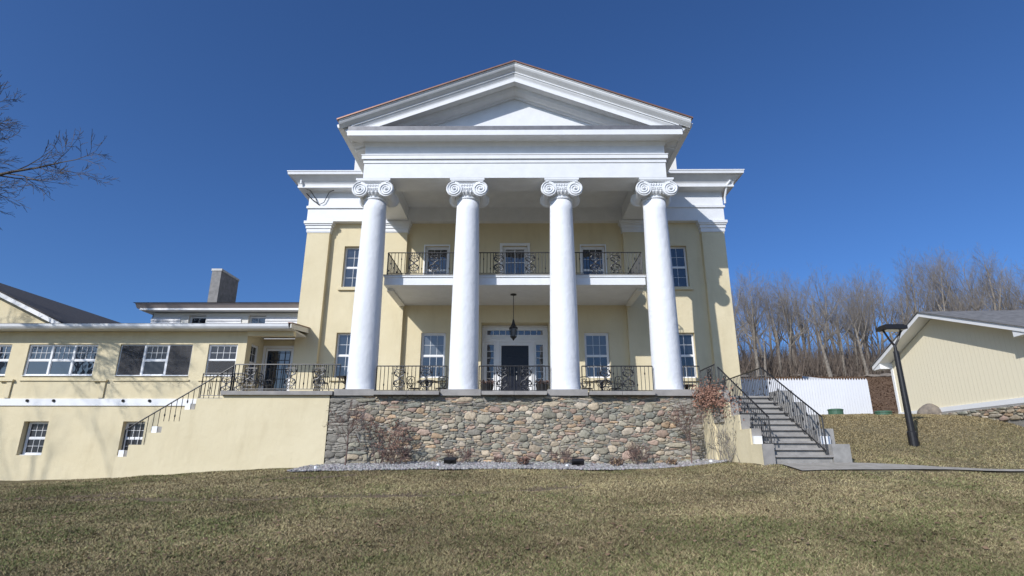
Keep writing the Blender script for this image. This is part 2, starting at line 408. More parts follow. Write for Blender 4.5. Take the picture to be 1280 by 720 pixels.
gr = np.clip(vnoise(xx,yy,0.35,11)*0.45+vnoise(xx,yy,1.3,12)*0.35+vnoise(xx,yy,4.1,13)*0.2,0,1)
gr = np.clip((gr-0.49)*3.6+0.42+rng.normal(0,0.28,n),0,1)[:,None]
straw = np.array([0.375,0.315,0.17]); green = np.array([0.165,0.18,0.07]); brown = np.array([0.25,0.19,0.11])
c = straw*(1-gr)+green*gr
br = (rng.random(n)<0.25+0.3*vnoise(xx,yy,0.8,15))[:,None]; c = np.where(br, brown*(0.7+0.6*rng.random((n,1))), c)
c = c*(0.7+0.6*rng.random((n,1)))*(0.72+0.5*vnoise(xx,yy,0.6,21)+0.12*vnoise(xx,yy,5,22))[:,None]
hill = np.clip((yy-15.2)/3,0,1)[:,None]*(xx>8)[:,None]; c = c*(1-hill)+np.array([0.32,0.255,0.14])*hill*(0.7+0.6*rng.random((n,1)))
A = np.repeat(np.c_[c,np.ones(n)][:,None,:],3,1)
o = np_mesh('grass', V.reshape(-1,3), np.arange(3*n).reshape(n,3), M['blade'], 3, attr=A.reshape(-1,4))
tag(o, 'short dormant straw and green lawn grass', 'grass', kind='stuff')

# fallen leaves on the lawn
n = 1500
yy = 7.5*(22/7.5)**rng.random(n); xx = (rng.random(n)*2-1)*(0.98*yy)
k = ~on_hard(xx,yy) & ~((yy>19)&(xx<8)); xx,yy = xx[k],yy[k]; n=len(xx); zz=hz(xx,yy)+lumps(xx,yy)+0.02
V=np.empty((n,4,3)); s=0.022+0.03*rng.random(n); a=rng.random(n)*2*PI
for q in range(4):
    V[:,q]=np.c_[xx+s*np.cos(a+q*PI/2)*(1 if q%2 else .6), yy+s*np.sin(a+q*PI/2)*(1 if q%2 else .6), zz+rng.random(n)*0.03]
M['fallen'] = mat('fallen_leaf', (0.30,0.20,0.12), (0.13,0.075,0.04), rough=0.85, scale=1.7, lo=0.4, hi=0.6)
o=np_mesh('fallen_leaves',V.reshape(-1,3),np.arange(4*n).reshape(n,4),M['fallen'],4)
tag(o,'dry brown leaves scattered over the lawn','leaves',kind='stuff')

# bare soil scuffed up along a rut across the lawn
n=2600
xx=-9.6+11.2*rng.random(n); yy=RUT(xx)+rng.normal(0,0.11,n)*(0.6+0.8*np.sin(xx*2.3)**2); k=(np.sin(xx*1.9)+np.sin(xx*4.7+1)> 0.0+0.5*rng.normal(0,1,n)); xx,yy=xx[k],yy[k]
x2=np.r_[-12+3.5*rng.random(260),-6.5+2.2*rng.random(240)]; y2=np.r_[13.1+0.22*(x2[:260]+12),15.4+0.28*(x2[260:]+6.5)]+rng.normal(0,0.07,500)
xx=np.r_[xx,x2]; yy=np.r_[yy,y2]; n=len(xx); zz=hz(xx,yy)+lumps(xx,yy)-0.004
sz=0.012+0.028*rng.random(n); a=rng.random(n)*2*PI; V=np.empty((n,4,3))
for q in range(3): V[:,q]=np.c_[xx+sz*np.cos(a+q*2.1),yy+sz*np.sin(a+q*2.1),zz]
V[:,3]=np.c_[xx,yy,zz+sz*1.1+0.012]
T_=np.array([(0,1,3),(1,2,3),(2,0,3)]); Fp=(T_[None]+4*np.arange(n)[:,None,None]).reshape(-1,3)
M['soil']=mat('soil',(0.12,0.09,0.06),(0.18,0.135,0.09),rough=1.0,scale=12)
o=np_mesh('soil_clods',V.reshape(-1,3),Fp,M['soil'],3); tag(o,'dark soil crumbs along a shallow rut in the lawn','soil',kind='stuff')
# pebbles
ico_v=[];t_=(1+5**.5)/2
for a_,b_ in ((-1,t_),(1,t_),(-1,-t_),(1,-t_)): ico_v.append((a_,b_,0))
for a_,b_ in ((-1,t_),(1,t_),(-1,-t_),(1,-t_)): ico_v.append((0,a_,b_))
for a_,b_ in ((t_,-1),(t_,1),(-t_,-1),(-t_,1)): ico_v.append((a_,0,b_))
ico_v=np.array(ico_v)/math.sqrt(1+t_*t_)
ico_f=np.array([(0,11,5),(0,5,1),(0,1,7),(0,7,10),(0,10,11),(1,5,9),(5,11,4),(11,10,2),(10,7,6),(7,1,8),(3,9,4),(3,4,2),(3,2,6),(3,6,8),(3,8,9),(4,9,5),(2,4,11),(6,2,10),(8,6,7),(9,8,1)])
n=9500
xx=-6.75+13.0*rng.random(n); yy=17.0+2.25*rng.random(n)**1.2
edge=17.05+0.12*np.sin(xx*1.7)+0.1*np.sin(xx*4.3)+0.25*np.clip((-xx-5)/2,0,1)
k=(yy>edge)&(xx>-6.7); xx,yy=xx[k],yy[k]; n=len(xx)
sz=0.022+0.028*rng.random(n)**2; zz=hz(xx,yy)+0.03+0.2*sz
V=ico_v[None]*sz[:,None,None]*np.stack([1+.5*rng.random(n),1+.5*rng.random(n),.6+.4*rng.random(n)],1)[:,None,:]*(1+0.25*(rng.random((n,12,1))-.5))
a=rng.random(n)*2*PI; ca,sa=np.cos(a)[:,None],np.sin(a)[:,None]
V=np.stack([V[...,0]*ca-V[...,1]*sa, V[...,0]*sa+V[...,1]*ca, V[...,2]],-1)+np.stack([xx,yy,zz],1)[:,None,:]
Fp=(ico_f[None]+12*np.arange(n)[:,None,None]).reshape(-1,3)
c=np.array([0.30,0.285,0.275])*(0.6+0.75*rng.random((n,1)))*(1+0.12*(rng.random((n,3))-.5))
A=np.repeat(np.c_[c,np.ones(n)][:,None,:],12,1).reshape(-1,4)
M['pebble']=mat('pebble',(0.9,0.9,0.9),(1.1,1.1,1.1),rough=0.85,scale=20,attr=True)
o=np_mesh('gravel',V.reshape(-1,3),Fp,M['pebble'],3,attr=A); tag(o,'grey pebble bed along the foot of the stone wall','gravel',kind='stuff')
M['gravelbase'] = mat('gravel_base',(0.2,0.19,0.18),(0.3,0.285,0.27),rough=0.95,scale=40,bump=1,bscale=50,bdist=0.02)
mb=MB(); xs=np.linspace(-6.6,6.25,60); 
for i in range(59):
    for j in range(4):
        y0=17.2+j*0.55; y1=y0+0.55
        q=[(xs[i],y0),(xs[i+1],y0),(xs[i+1],y1),(xs[i],y1)]
        mb.add([(a_,b_,h1(a_,b_)+0.022) for a_,b_ in q],[(0,1,2,3)])
o=mb.build('gravel_bed',M['gravelbase']); tag(o,kind='structure')


# ------------------------------------------------------------------ building pieces
def window(parent, cx, z0, w, h, y, units=1, top=(3,2), bot=(3,2), fr=0.055, xf=None, sill='trim', mats=('glass','glass'), surround=0.0, sillz=0.07, sillw=0.06, lab=None):
    """double-hung window; y = front plane of the frame; local frame x right, y inward"""
    f = MB(xf); x0, x1 = cx-w/2, cx+w/2; z1 = z0+h
    if surround > 0:
        s = surround
        f.box(x0-s,x0,y-0.04,y+0.05,z0-0.02,z1+s); f.box(x1,x1+s,y-0.04,y+0.05,z0-0.02,z1+s); f.box(x0,x1,y-0.041,y+0.05,z1,z1+s)
        f.box(x0-s-0.03,x1+s+0.03,y-0.07,y+0.05,z1+s,z1+s+0.05)
    f.box(x0,x0+fr,y,y+0.08,z0,z1); f.box(x1-fr,x1,y,y+0.08,z0,z1)
    f.box(x0+fr,x1-fr,y+0.001,y+0.08,z1-fr,z1); f.box(x0+fr,x1-fr,y+0.001,y+0.08,z0,z0+fr)
    uw = (w-2*fr)/units
    for u in range(1, units):
        xm = x0+fr+u*uw; f.box(xm-0.04,xm+0.04,y-0.004,y+0.08,z0+fr,z1-fr)
    zm = z0+h*0.5
    bu, bl = MB(xf), MB(xf)
    for u in range(units):
        a = x0+fr+u*uw+(0.04 if u>0 else 0); b = x0+fr+(u+1)*uw-(0.04 if u<units-1 else 0)
        f.box(a,b,y+0.012,y+0.07,zm-0.028,zm+0.028)
        s = 0.022
        for zz0,zz1,yy_,grid in ((zm+0.028,z1-fr,y+0.03,top),(z0+fr,zm-0.028,y+0.018,bot)):
            f.box(a,a+s,yy_,yy_+0.03,zz0,zz1); f.box(b-s,b,yy_,yy_+0.03,zz0,zz1)
            f.box(a+s,b-s,yy_,yy_+0.03,zz1-s,zz1); f.box(a+s,b-s,yy_,yy_+0.03,zz0,zz0+s)
            c, r = grid
            for i in range(1,c):
                xx_=a+s+(b-a-2*s)*i/c; f.box(xx_-0.007,xx_+0.007,yy_+0.006,yy_+0.03,zz0+s,zz1-s)
            for i in range(1,r):
                zz_=zz0+s+(zz1-zz0-2*s)*i/r; f.box(a+s,b-s,yy_+0.008,yy_+0.03,zz_-0.007,zz_+0.007)
        bu.box(a+0.005,b-0.005,y+0.05,y+0.056,zm+0.02,z1-fr+0.01)
        bl.box(a+0.005,b-0.005,y+0.036,y+0.042,z0+fr-0.01,zm-0.02)
    o = f.build('window', M['trim'], parent)
    if lab: o['label'] = lab
    bu.build('pane', M[mats[0]], o); bl.build('pane', M[mats[1]], o)
    if sill:
        MB(xf).box(x0-sillw,x1+sillw,y-0.12,y+0.09,z0-sillz,z0-0.001).build('sill', M[sill], o)
    return o

# ================================================================= MAIN HOUSE
H = thing('mansion', 'large cream Greek revival mansion with white temple portico, pediment and four tall columns', 'mansion', (0,23.8,0))
YW = 23.8
holes = []
wins = []
for sx in (-1,1):
    wins.append((sx*7.13,3.45,1.2,1.95)); wins.append((sx*7.13,7.45,1.2,1.95))
    wins.append((sx*3.52,3.45,1.06,1.95)); wins.append((sx*3.52,7.25,1.06,2.13))
for cx,z0,w,h in wins: holes.append((cx-w/2-0.002,cx+w/2+0.002,z0-0.002,z0+h))
DH=(-1.46,1.46,2.4,5.85); holes.append(DH)                      # door recess
holes.append((-0.56,0.56,7.0,9.4))                      # balcony door
wm = MB(); wm.wall(-9.2,9.2,-1.0,11.0,YW,holes,0.3,back=False)
for a,b,c,d in holes:
    if (a,b,c,d)!=DH: wm.add([(a,YW+0.3,c),(b,YW+0.3,c),(b,YW+0.3,d),(a,YW+0.3,d)],[(0,3,2,1)])
wm.box(-2,2,YW+0.85,YW+0.9,2.0,6.2); wm.box(-1.6,-1.462,YW+0.3,YW+0.85,2.3,6.0); wm.box(1.462,1.6,YW+0.3,YW+0.85,2.3,6.0); wm.box(-1.462,1.462,YW+0.3,YW+0.85,5.852,6.0); wm.box(-1.462,1.462,YW+0.001,YW+0.85,2.2,2.398)
# sides and back
sh=[(4,5.1,3.4,5.35),(4,5.1,7.45,9.4),(8,9.1,3.4,5.35),(8,9.1,7.45,9.4)]
for sx in (-1,1):
    wm2 = MB(Matrix(((0,-sx,0,sx*9.2),(sx,0,0,YW) if sx>0 else (-1,0,0,YW+13),(0,0,1,0),(0,0,0,1))) if sx<0 else Matrix(((0,-1,0,9.2),(1,0,0,YW),(0,0,1,0),(0,0,0,1))))
    if sx<0: wm2.M = Matrix(((0,1,0,-9.2),(-1,0,0,YW+13),(0,0,1,0),(0,0,0,1)))
    wm2.wall(0,13,-1,11,0,sh,0.25); n0=len(wm.v); wm.v+=wm2.v; wm.f+=[tuple(i+n0 for i in f_) for f_ in wm2.f]
wm.box(-9.2,9.2,YW+13.001,YW+13.05,-1,11)
wm.build('wall', M['cream'], H)
XR = Matrix(((0,-1,0,9.2),(1,0,0,YW),(0,0,1,0),(0,0,0,1))); XL = Matrix(((0,1,0,-9.2),(-1,0,0,YW+13),(0,0,1,0),(0,0,0,1)))
for xf in (XR, XL):
    for a,b,c,d in sh: window(H,(a+b)/2,c+0.03,b-a,d-c-0.03,0.13,xf=xf,sill='trim')
for cx,z0,w,h in wins:
    inner = abs(cx)<5
    s = 0.03 if inner else 0.0
    window(H,cx,z0+0.01,w-0.02-2*s,h-0.02-s,YW+0.14 if inner else YW+0.16,top=(3,2),bot=(3,2),surround=s,sill='trim',sillz=0.012 if inner else 0.012,
           mats=('glass_light','glass') if z0<5 and inner else ('glass','glass'), fr=0.04, sillw=0.0)
for cx,z0,w,h in wins:                                 # projecting stucco sills
    if z0 > 7 and abs(cx)<5: continue
    MB().box(cx-w/2-0.12,cx+w/2+0.12,YW-0.10,YW-0.002,z0-0.14,z0-0.005).build('sill', M['cream'], H)

# pilasters
for a,b in ((-9.42,-8.4),(8.4,9.42),(-5.86,-4.86),(4.86,5.86)):
    inner = abs(a)<7
    m_ = MB().box(a,b,YW-0.24,YW+0.1,-1.0 if not inner else 2.0,9.96)
    if not inner: m_.box(a if a<0 else b-0.22, a+0.22 if a<0 else b, YW+0.1, YW+1.0, -1.0, 9.96)
    o = m_.build('pilaster', M['cream'], H)
    c = MB()
    for z0,z1,p in ((9.963,10.0,0.02),(10.0,10.16,0.035),(10.16,10.3,0.07),(10.3,10.37,0.11),(10.37,10.5,0.15)):
        c.box(a-p,b+p,YW-0.24-p,YW+0.12,z0,z1)
        if not inner: c.box(a-p if a<0 else b-0.24, a+0.24 if a<0 else b+p, YW+0.12, YW+1.0+p, z0, z1)
    c.build('capital', M['white'], o)

# main entablature + crown cornice (wraps the block)
e = MB()
def ring(p, z0, z1, mb, x=9.48, y0=23.5, y1=37.0, cut=None):
    mb.box(-x-p,x+p,y0-p,y1+p,z0,z1)
ring(0,10.503,11.13,e); ring(0.06,11.13,11.24,e); ring(0.0,11.24,12.0,e)
e.build('entablature', M['white'], H)
def cornice_profile(mb, prof, x=9.48, y0=23.5, y1=37.0):
    # prof: list of (projection,z) bottom to top, swept round the block
    n=len(prof); vs=[]
    for p,z in prof:
        vs += [(-x-p,y0-p,z),(x+p,y0-p,z),(x+p,y1+p,z),(-x-p,y1+p,z)]
    fs=[]
    for i in range(n-1):
        for k in range(4): fs.append((4*i+k,4*i+(k+1)%4,4*(i+1)+(k+1)%4,4*(i+1)+k))
    fs.append((3,2,1,0)); m=4*(n-1); fs.append((m,m+1,m+2,m+3))
    mb.add(vs,fs)
c = MB(); cornice_profile(c,[(0.05,11.92),(0.10,11.96),(0.42,11.98),(0.42,12.07),(0.40,12.08),(0.42,12.16),(0.50,12.27),(0.62,12.38),(0.70,12.44)])
c.build('cornice', M['white'], H)
g_ = MB(); 
cornice_profile(g_,[(0.62,12.442),(0.70,12.445),(0.78,12.47),(0.80,12.60),(0.82,12.60),(0.82,12.64),(0.70,12.64)])
g_.build('gutter', M['white'], H)
r_ = MB(); x,y0,y1=10.15,22.83,37.67
r_.add([(-x,y0,12.645),(x,y0,12.645),(x,y1,12.645),(-x,y1,12.645),(-3,30,14.2),(3,30,14.2)],[(0,1,5,4),(1,2,5),(2,3,4,5),(3,0,4),(3,2,1,0)])
r_.build('roof', M['shingle_dark'], H)
for sx in (-1,1):        # elbow downspouts under the gutter corners
    d = MB()
    d.tube([(sx*9.72,23.02,12.48),(sx*9.72,23.02,12.22),(sx*9.60,23.12,12.05),(sx*9.55,23.38,11.55),(sx*9.55,23.42,11.3)] if sx>0 else [(sx*9.72,22.98,12.48),(sx*9.72,22.98,12.12)],0.05,8)
    d.build('downspout', M['white'], H)
wire = MB(); wire.tube([(-9.62,23.2,12.0),(-9.4,23.3,11.95),(-9.15,23.42,11.6),(-9.0,23.42,11.28),(-8.9,23.42,11.32),(-8.75,23.42,11.4),(-8.55,23.4,11.9),(-8.3,23.3,11.96)],0.018,5)
wire.tube([(-9.55,23.3,11.8),(-9.3,23.44,11.55),(-8.95,23.44,11.3)],0.02,5)
wire.build('power_cable', M['iron'], H)

# portico ceiling solid + beams
e = MB()
X0 = 5.82; YF = 19.4
e.box(-X0,X0,YF,YF+1.15,10.52,11.15)
for sx in (-1,1): e.box(min(sx*4.85,sx*X0),max(sx*4.85,sx*X0),YF+1.15,23.5-0.005,10.52,11.15)
# hollow above: front + side + ceiling
e.box(-X0-0.03,X0+0.03,YF-0.03,26.0,11.15,11.30)
e.box(-X0-0.09,X0+0.09,YF-0.09,26.0,11.30,11.46)
e.box(-X0-0.11,X0+0.11,YF-0.11,26.0,11.46,11.49)
e.box(-X0,X0,YF,26.0,11.49,12.03)
ent = e.build('portico_entablature', M['white'], H)
c = MB()
def uprof(mb, prof, x=X0, y0=YF, y1=30.0):
    n=len(prof); vs=[]
    for p,z in prof: vs += [(-x-p,y1,z),(-x-p,y0-p,z),(x+p,y0-p,z),(x+p,y1,z)]
    fs=[(4*i+k,4*i+k+1,4*(i+1)+k+1,4*(i+1)+k) for i in range(n-1) for k in range(3)]
    mb.add(vs,fs)
uprof(c,[(0.0,11.88),(0.03,11.92),(0.08,12.0),(0.10,12.03),(0.56,12.05),(0.56,12.03),(0.58,12.03),(0.58,12.24),(0.50,12.245),(0.0,12.25)])
c.build('portico_cornice', M['white'], H)
f_=MB(); uprof(f_,[(0.565,12.246),(0.565,12.43),(0.0,12.44)]); f_.build('flashing', M['flash'], H)
# side eaves: sloping crown + gutter from front corner back
for sx in (-1,1):
    s_=MB(); pr=[(6.30,12.20),(6.42,12.21),(6.52,12.30),(6.62,12.42),(6.74,12.44),(6.84,12.46),(6.87,12.58),(6.80,12.60),(6.6,12.66),(6.2,12.5)]
    s_.prism_y([(sx*x,z) for x,z in pr],18.95,30.0); s_.build('eave_gutter', M['white'], H)
# raking cornice sweep
SL=(15.24-12.65)/6.75
def rake(prof, name, m, xe=6.72):
    for sx in (-1,1):
        mb=MB(); vs=[]; n=len(prof)
        for d,y in prof: vs += [(0,y,15.24-d),(sx*xe,y,15.24-SL*xe-d)]
        fs=[(2*i,2*i+1,2*i+3,2*i+2) for i in range(n-1)]
        fs.append(tuple(2*i+1 for i in range(n)))
        mb.add(vs,fs); mb.build(name,m,H)
rake([(0.06,19.5),(0.06,18.64),(0.09,18.645),(0.105,18.67),(0.15,18.68),(0.21,18.72),(0.27,18.79),(0.32,18.85),(0.335,18.86)],'raking_moulding',M['white'])
rake([(0.335,19.5),(0.335,18.865),(0.38,18.865),(0.385,18.90),(0.42,18.905),(0.50,18.96),(0.57,18.985),(0.575,18.96),(0.72,18.96),(0.725,19.26),(0.76,19.265),(0.80,19.30),(0.86,19.35),(0.862,19.38),(0.93,19.5),(0.935,19.62),(0.99,19.64),(1.0,19.76)],'raking_cornice',M['white'],xe=6.3)
t_=MB(); t_.prism_y([(-5.3,12.3),(5.3,12.3),(0,12.3+5.3*SL)],19.75,19.9); t_.build('tympanum', M['white'], H)
rf=MB()
for sx in (-1,1):
    a=[(0,15.24),(sx*6.78,15.24-SL*6.78),(sx*6.78,15.24-SL*6.78-0.055),(0,15.185)]
    rf.prism_y(a,18.60,32.0)
rf.build('portico_roof', M['copper'], H)
bk=MB(); bk.prism_y([(-6.0,12.0),(6.0,12.0),(6.0,12.35),(0,14.9),(-6.0,12.35)],26.05,31.9); bk.build('attic', M['white'], H)
for sx in (-1,1):
    ch=MB(); ch.box(min(sx*6.7,sx*7.75),max(sx*6.7,sx*7.75),24.2,25.6,12.2,14.6); ch.box(min(sx*6.65,sx*7.8),max(sx*6.65,sx*7.8),24.15,25.65,14.6,14.75)
    ch.build('chimney', M['soffit'], H)

# columns
def make_column(cx):
    o = MB().box(cx-0.68,cx+0.68,19.14,20.72,2.25,2.46)
    pl = o.build('column', M['slab'], H)
    prof=[]
    for i in range(19):
        t=i/18; r=0.525-0.095*(t**1.6); prof.append((r,2.462+t*(9.72-2.462)))
    prof=[(0.535,2.462),(0.54,2.5),(0.53,2.53)]+prof[1:]
    sh_=MB().lathe(prof,cx,20.0,48).build('shaft', M['column'], pl, smooth=True)
    cp=MB()
    cp.lathe([(0.40,9.72),(0.455,9.735),(0.47,9.77),(0.455,9.80),(0.42,9.815),(0.42,9.86),(0.47,9.90),(0.53,9.98),(0.55,10.03)],cx,20.0,36)
    # egg and dart ring on the echinus
    for k in range(24):
        th=2*PI*k/24; cp.tube([(cx+0.50*math.cos(th),20+0.50*math.sin(th),9.89),(cx+0.555*math.cos(th),20+0.555*math.sin(th),9.96),(cx+0.56*math.cos(th),20+0.56*math.sin(th),10.02)],[0.02,0.034,0.024],5)
    cp.box(cx-0.63,cx+0.63,19.5,20.5,10.03,10.36)          # canalis block
    cp.box(cx-0.62,cx+0.62,19.42,20.58,10.40,10.44); cp.box(cx-0.66,cx+0.66,19.405,20.62,10.44,10.518)  # abacus
    cp.box(cx-0.60,cx+0.60,19.46,20.54,10.36,10.40)
    R0=0.30
    for sx in (-1,1):
        vx=cx+sx*0.50; vz=10.09
        # bolster (waisted spool) front to back
        prof=[(R0,-0.56),(R0,-0.46),(R0*0.85,-0.40),(R0*0.62,-0.15),(R0*0.58,0),(R0*0.62,0.15),(R0*0.85,0.40),(R0,0.46),(R0,0.56)]
        m2=MB(Matrix.Translation((vx,20.0,vz)) @ Matrix.Rotation(R(90),4,'X')); m2.lathe(prof,0,0,30)
        n0=len(cp.v); cp.v+=m2.v; cp.f+=[tuple(i+n0 for i in q) for q in m2.f]
        for yy_ in (19.425,20.575):
            pts=[];rad=[]
            for k in range(64):
                t=k/63; ang=sx*(-1)*(t*2.6*2*PI)+PI/2; rr=(R0-0.02)*(1-t)**1.0+0.045*t
                pts.append((vx+rr*math.cos(ang),yy_,vz+rr*math.sin(ang))); rad.append(0.026*(1-0.55*t))
            cp.tube(pts,rad,6)
            cp.lathe([(0,0)],0,0,3,False) if False else None
            m3=MB(Matrix.Translation((vx,yy_,vz)) @ Matrix.Rotation(R(90),4,'X')); m3.lathe([(0.01,-0.045),(0.04,-0.035),(0.052,0),(0.04,0.035),(0.01,0.045)],0,0,12)
            n0=len(cp.v); cp.v+=m3.v; cp.f+=[tuple(i+n0 for i in q) for q in m3.f]
    # canalis rims and carved band
    for yy_ in (19.47,20.53):
        cp.tube([(cx-0.47,yy_,10.385),(cx+0.47,yy_,10.385)],0.024,6)
        cp.tube([(cx-0.26,yy_,10.15),(cx,yy_,10.12),(cx+0.26,yy_,10.15)],0.022,6)
        for k in range(9):
            u_=cx-0.27+k*0.0675
            cp.tube([(u_,yy_+(0.0 if yy_<20 else 0),10.05),(u_,yy_,10.11)],0.026,5)
        for k in range(7):
            u_=cx-0.30+k*0.1; cp.tube([(u_-0.03,yy_,10.22),(u_,yy_,10.31),(u_+0.035,yy_,10.25)],0.014,5)
    co=cp.build('capital', M['white'], pl)
    return pl
for cx in (-5.43,-1.81,1.81,5.43): make_column(cx)

# balcony
b=MB(); b.box(-5.05,5.05,20.7,YW-0.25,6.62,6.98); b.box(-4.86,4.86,YW-0.26,YW-0.001,6.62,6.98)
b.box(-5.08,5.08,20.66,20.75,6.93,7.0)
bal=b.build('balcony', M['white'], H)
MB().box(-5.1,5.1,20.64,YW-0.245,7.001,7.03).build('floor', M['slab'], bal)
for sx in (-1,1):
    MB().prism_y([(sx*5.03,6.618),(sx*4.80,6.618),(sx*4.80,6.53),(sx*5.03,6.50)],21.2,YW-0.245).build('bracket', M['soffit'], bal)

def scroll_pts(cx, cz, r, a0, turns, sgn, y, n=14):
    return [(cx+(r*(1-0.8*k/(n-1)))*math.cos(a0+sgn*turns*2*PI*k/(n-1)), y, cz+(r*(1-0.8*k/(n-1)))*math.sin(a0+sgn*turns*2*PI*k/(n-1))) for k in range(n)]
def panel(mb, cx, y, z0, z1, w=0.42):
    """ornate scroll panel centred at cx"""
    r=0.013
    x0,x1=cx-w/2,cx+w/2
    for x in (x0,x1,): mb.tube([(x,y,z0),(x,y,z1)],r,4)
    zs=[z0+(z1-z0)*q for q in (0.16,0.84)]
    for z in zs: mb.tube([(x0,y,z),(x1,y,z)],r,4)
    zc=(z0+z1)/2
    mb.tube([(cx,y,z0),(cx,y,z1)],0.012,4)
    for sx in (-1,1):
        for sz in (-1,1):
            # big C scroll hugging the side, and inner leaf scroll
            mb.tube(scroll_pts(cx+sx*w*0.27,zc+sz*0.155,0.085,(PI if sx>0 else 0),1.15,-sx*sz,y),0.017,4)
            mb.tube([(cx,y,zc),(cx+sx*0.05,y,zc+sz*0.06),(cx+sx*0.15,y,zc+sz*0.10),(cx+sx*0.19,y,zc+sz*0.20),(cx+sx*0.12,y,zc+sz*0.29),(cx,y,zc+sz*0.30)],[0.015,0.024,0.027,0.023,0.02,0.014],4)
            mb.tube(scroll_pts(cx+sx*0.09,zc+sz*0.375,0.06,-sz*PI/2,1.0,sx,y,10),0.016,4)
    mb.tube([(cx-0.05,y,zc),(cx,y,zc+0.05),(cx+0.05,y,zc),(cx,y,zc-0.05),(cx-0.05,y,zc)],0.012,4)
def railing(parent_or_label, x0, x1, y, z0, z1, panels=(), group=None, step=0.135, xf=None, as_part=None, cat='railing', posts=(True,True), knobs=True):
    base=MB(xf); base.tube([(x0,y,z1),(x1,y,z1)],0.022,6); base.tube([(x0,y,z0+0.09),(x1,y,z0+0.09)],0.014,4)
    if posts[0]: base.tube([(x0,y,z0),(x0,y,z1)],0.02,4)
    if posts[1]: base.tube([(x1,y,z0),(x1,y,z1)],0.02,4)
    n=max(2,int(round((x1-x0)/step)))
    bls=[]
    for i in range(1,n):
        x=x0+(x1-x0)*i/n
        if any(abs(x-p)<0.235 for p in panels): continue
        bl=MB(xf); bls.append(bl); bl.tube([(x,y,z0+0.09),(x,y,z1)],0.0115,4)
        if knobs and i%2==0:
            zc=z0+(z1-z0)*(0.30 if i%4 else 0.72)
            bl.tube([(x,y,zc-0.05),(x,y,zc-0.02),(x,y,zc+0.02),(x,y,zc+0.05)],[0.009,0.024,0.024,0.009],5)
    if as_part is not None:
        r0=base.build('railing',M['iron'],as_part); [q.build('baluster',M['iron'],r0) for q in bls]
        for p in panels:
            pb=MB(xf); panel(pb,p,y,z0+0.09,z1); pb.build('scroll_panel',M['iron'],r0)
        return r0
    loc=((x0+x1)/2,y,z0) if xf is None else tuple(xf@Vector(((x0+x1)/2,y,z0)))
    t=thing('iron_railing',parent_or_label,cat,loc,group)
    base.build('rail_frame',M['iron'],t); [q.build('baluster',M['iron'],t) for q in bls]
    for p in panels:
        pb=MB(xf); panel(pb,p,y,z0+0.09,z1); pb.build('scroll_panel',M['iron'],t)
    return t
railing(None,-4.98,4.98,20.78,7.03,7.97,panels=(-4.15,-3.5,-2.85,-0.52,0.52,2.85,3.5,4.15)[1:-1] if False else (-3.95,-3.15,-0.62,0.62,3.15,3.95),as_part=bal)
for sx in (-1,1):
    xf=Matrix(((0,-sx,0,sx*4.98),(1,0,0,0),(0,0,1,0),(0,0,0,1)))
    railing(None,20.78,23.5,0,7.03,7.97,xf=xf,as_part=bal,posts=(False,True))

# entrance: recessed surround with transom, sidelights and double door
YD=YW+0.65
s_=MB()
s_.wall(-1.455,1.455,2.4,5.845,YD-0.04,[(-1.24,1.24,5.42,5.64),(-1.24,-0.92,3.2,5.0),(0.92,1.24,3.2,5.0),(-0.60,0.60,2.42,4.95)],0.12,back=False)
for x in (-1.42,-0.76,0.76,1.42):
    s_.box(x-0.085 if abs(x)<1 else x-0.03,x+0.085 if abs(x)<1 else x+0.03,YD-0.085,YD-0.042,2.42,5.1)
s_.box(-1.45,1.45,YD-0.10,YD-0.043,5.1,5.2); s_.box(-1.45,1.45,YD-0.12,YD-0.043,5.2,5.26); s_.box(-1.45,1.45,YD-0.10,YD-0.043,5.76,5.84)
ds=s_.build('door_surround', M['trim'], H)
def grid_window(parent,x0,x1,z0,z1,y,c,r,name='light'):
    m_=MB(); 
    for i in range(c+1):
        x=x0+(x1-x0)*i/c; m_.box(x-0.012,x+0.012,y-0.02,y+0.02,z0,z1)
    for i in range(r+1):
        z=z0+(z1-z0)*i/r; m_.box(x0,x1,y-0.018,y+0.018,z-0.012,z+0.012)
    MB().box(x0,x1,y+0.021,y+0.03,z0,z1).build('pane',M['glass'],parent)
    return m_.build(name,M['trim'],parent)
grid_window(ds,-1.24,1.24,5.42,5.64,YD,9,1,'transom'); grid_window(ds,-1.24,-0.92,3.2,5.0,YD,1,6,'sidelight'); grid_window(ds,0.92,1.24,3.2,5.0,YD,1,6,'sidelight')
d_=MB(); d_.box(-0.60,0.60,YD+0.03,YD+0.07,2.42,4.95)
for sx in (-1,1):
    for z0,z1 in ((2.55,3.05),(3.15,3.95),(4.05,4.35),(4.45,4.82)):
        a,b=sorted((sx*0.10,sx*0.30)); c2,d2=sorted((sx*0.35,sx*0.53))
        for q0,q1 in ((a,b),(c2,d2)): 
            d_.box(q0,q1,YD+0.012,YD+0.03,z0,z1); d_.box(q0+0.03,q1-0.03,YD+0.0,YD+0.012,z0+0.03,z1-0.03)
d_.box(-0.02,0.02,YD+0.005,YD+0.03,2.44,4.93)
dr=d_.build('door', M['door'], H)
hn=MB(); hn.tube([(0.07,YD+0.0,3.42),(0.07,YD-0.05,3.44),(0.07,YD-0.05,3.62),(0.07,YD+0.0,3.64)],0.012,5); hn.tube([(0.07,YD-0.06,3.78),(0.07,YD+0.0,3.78)],0.03,8)
hn.build('handle', M['lightstone'], dr)
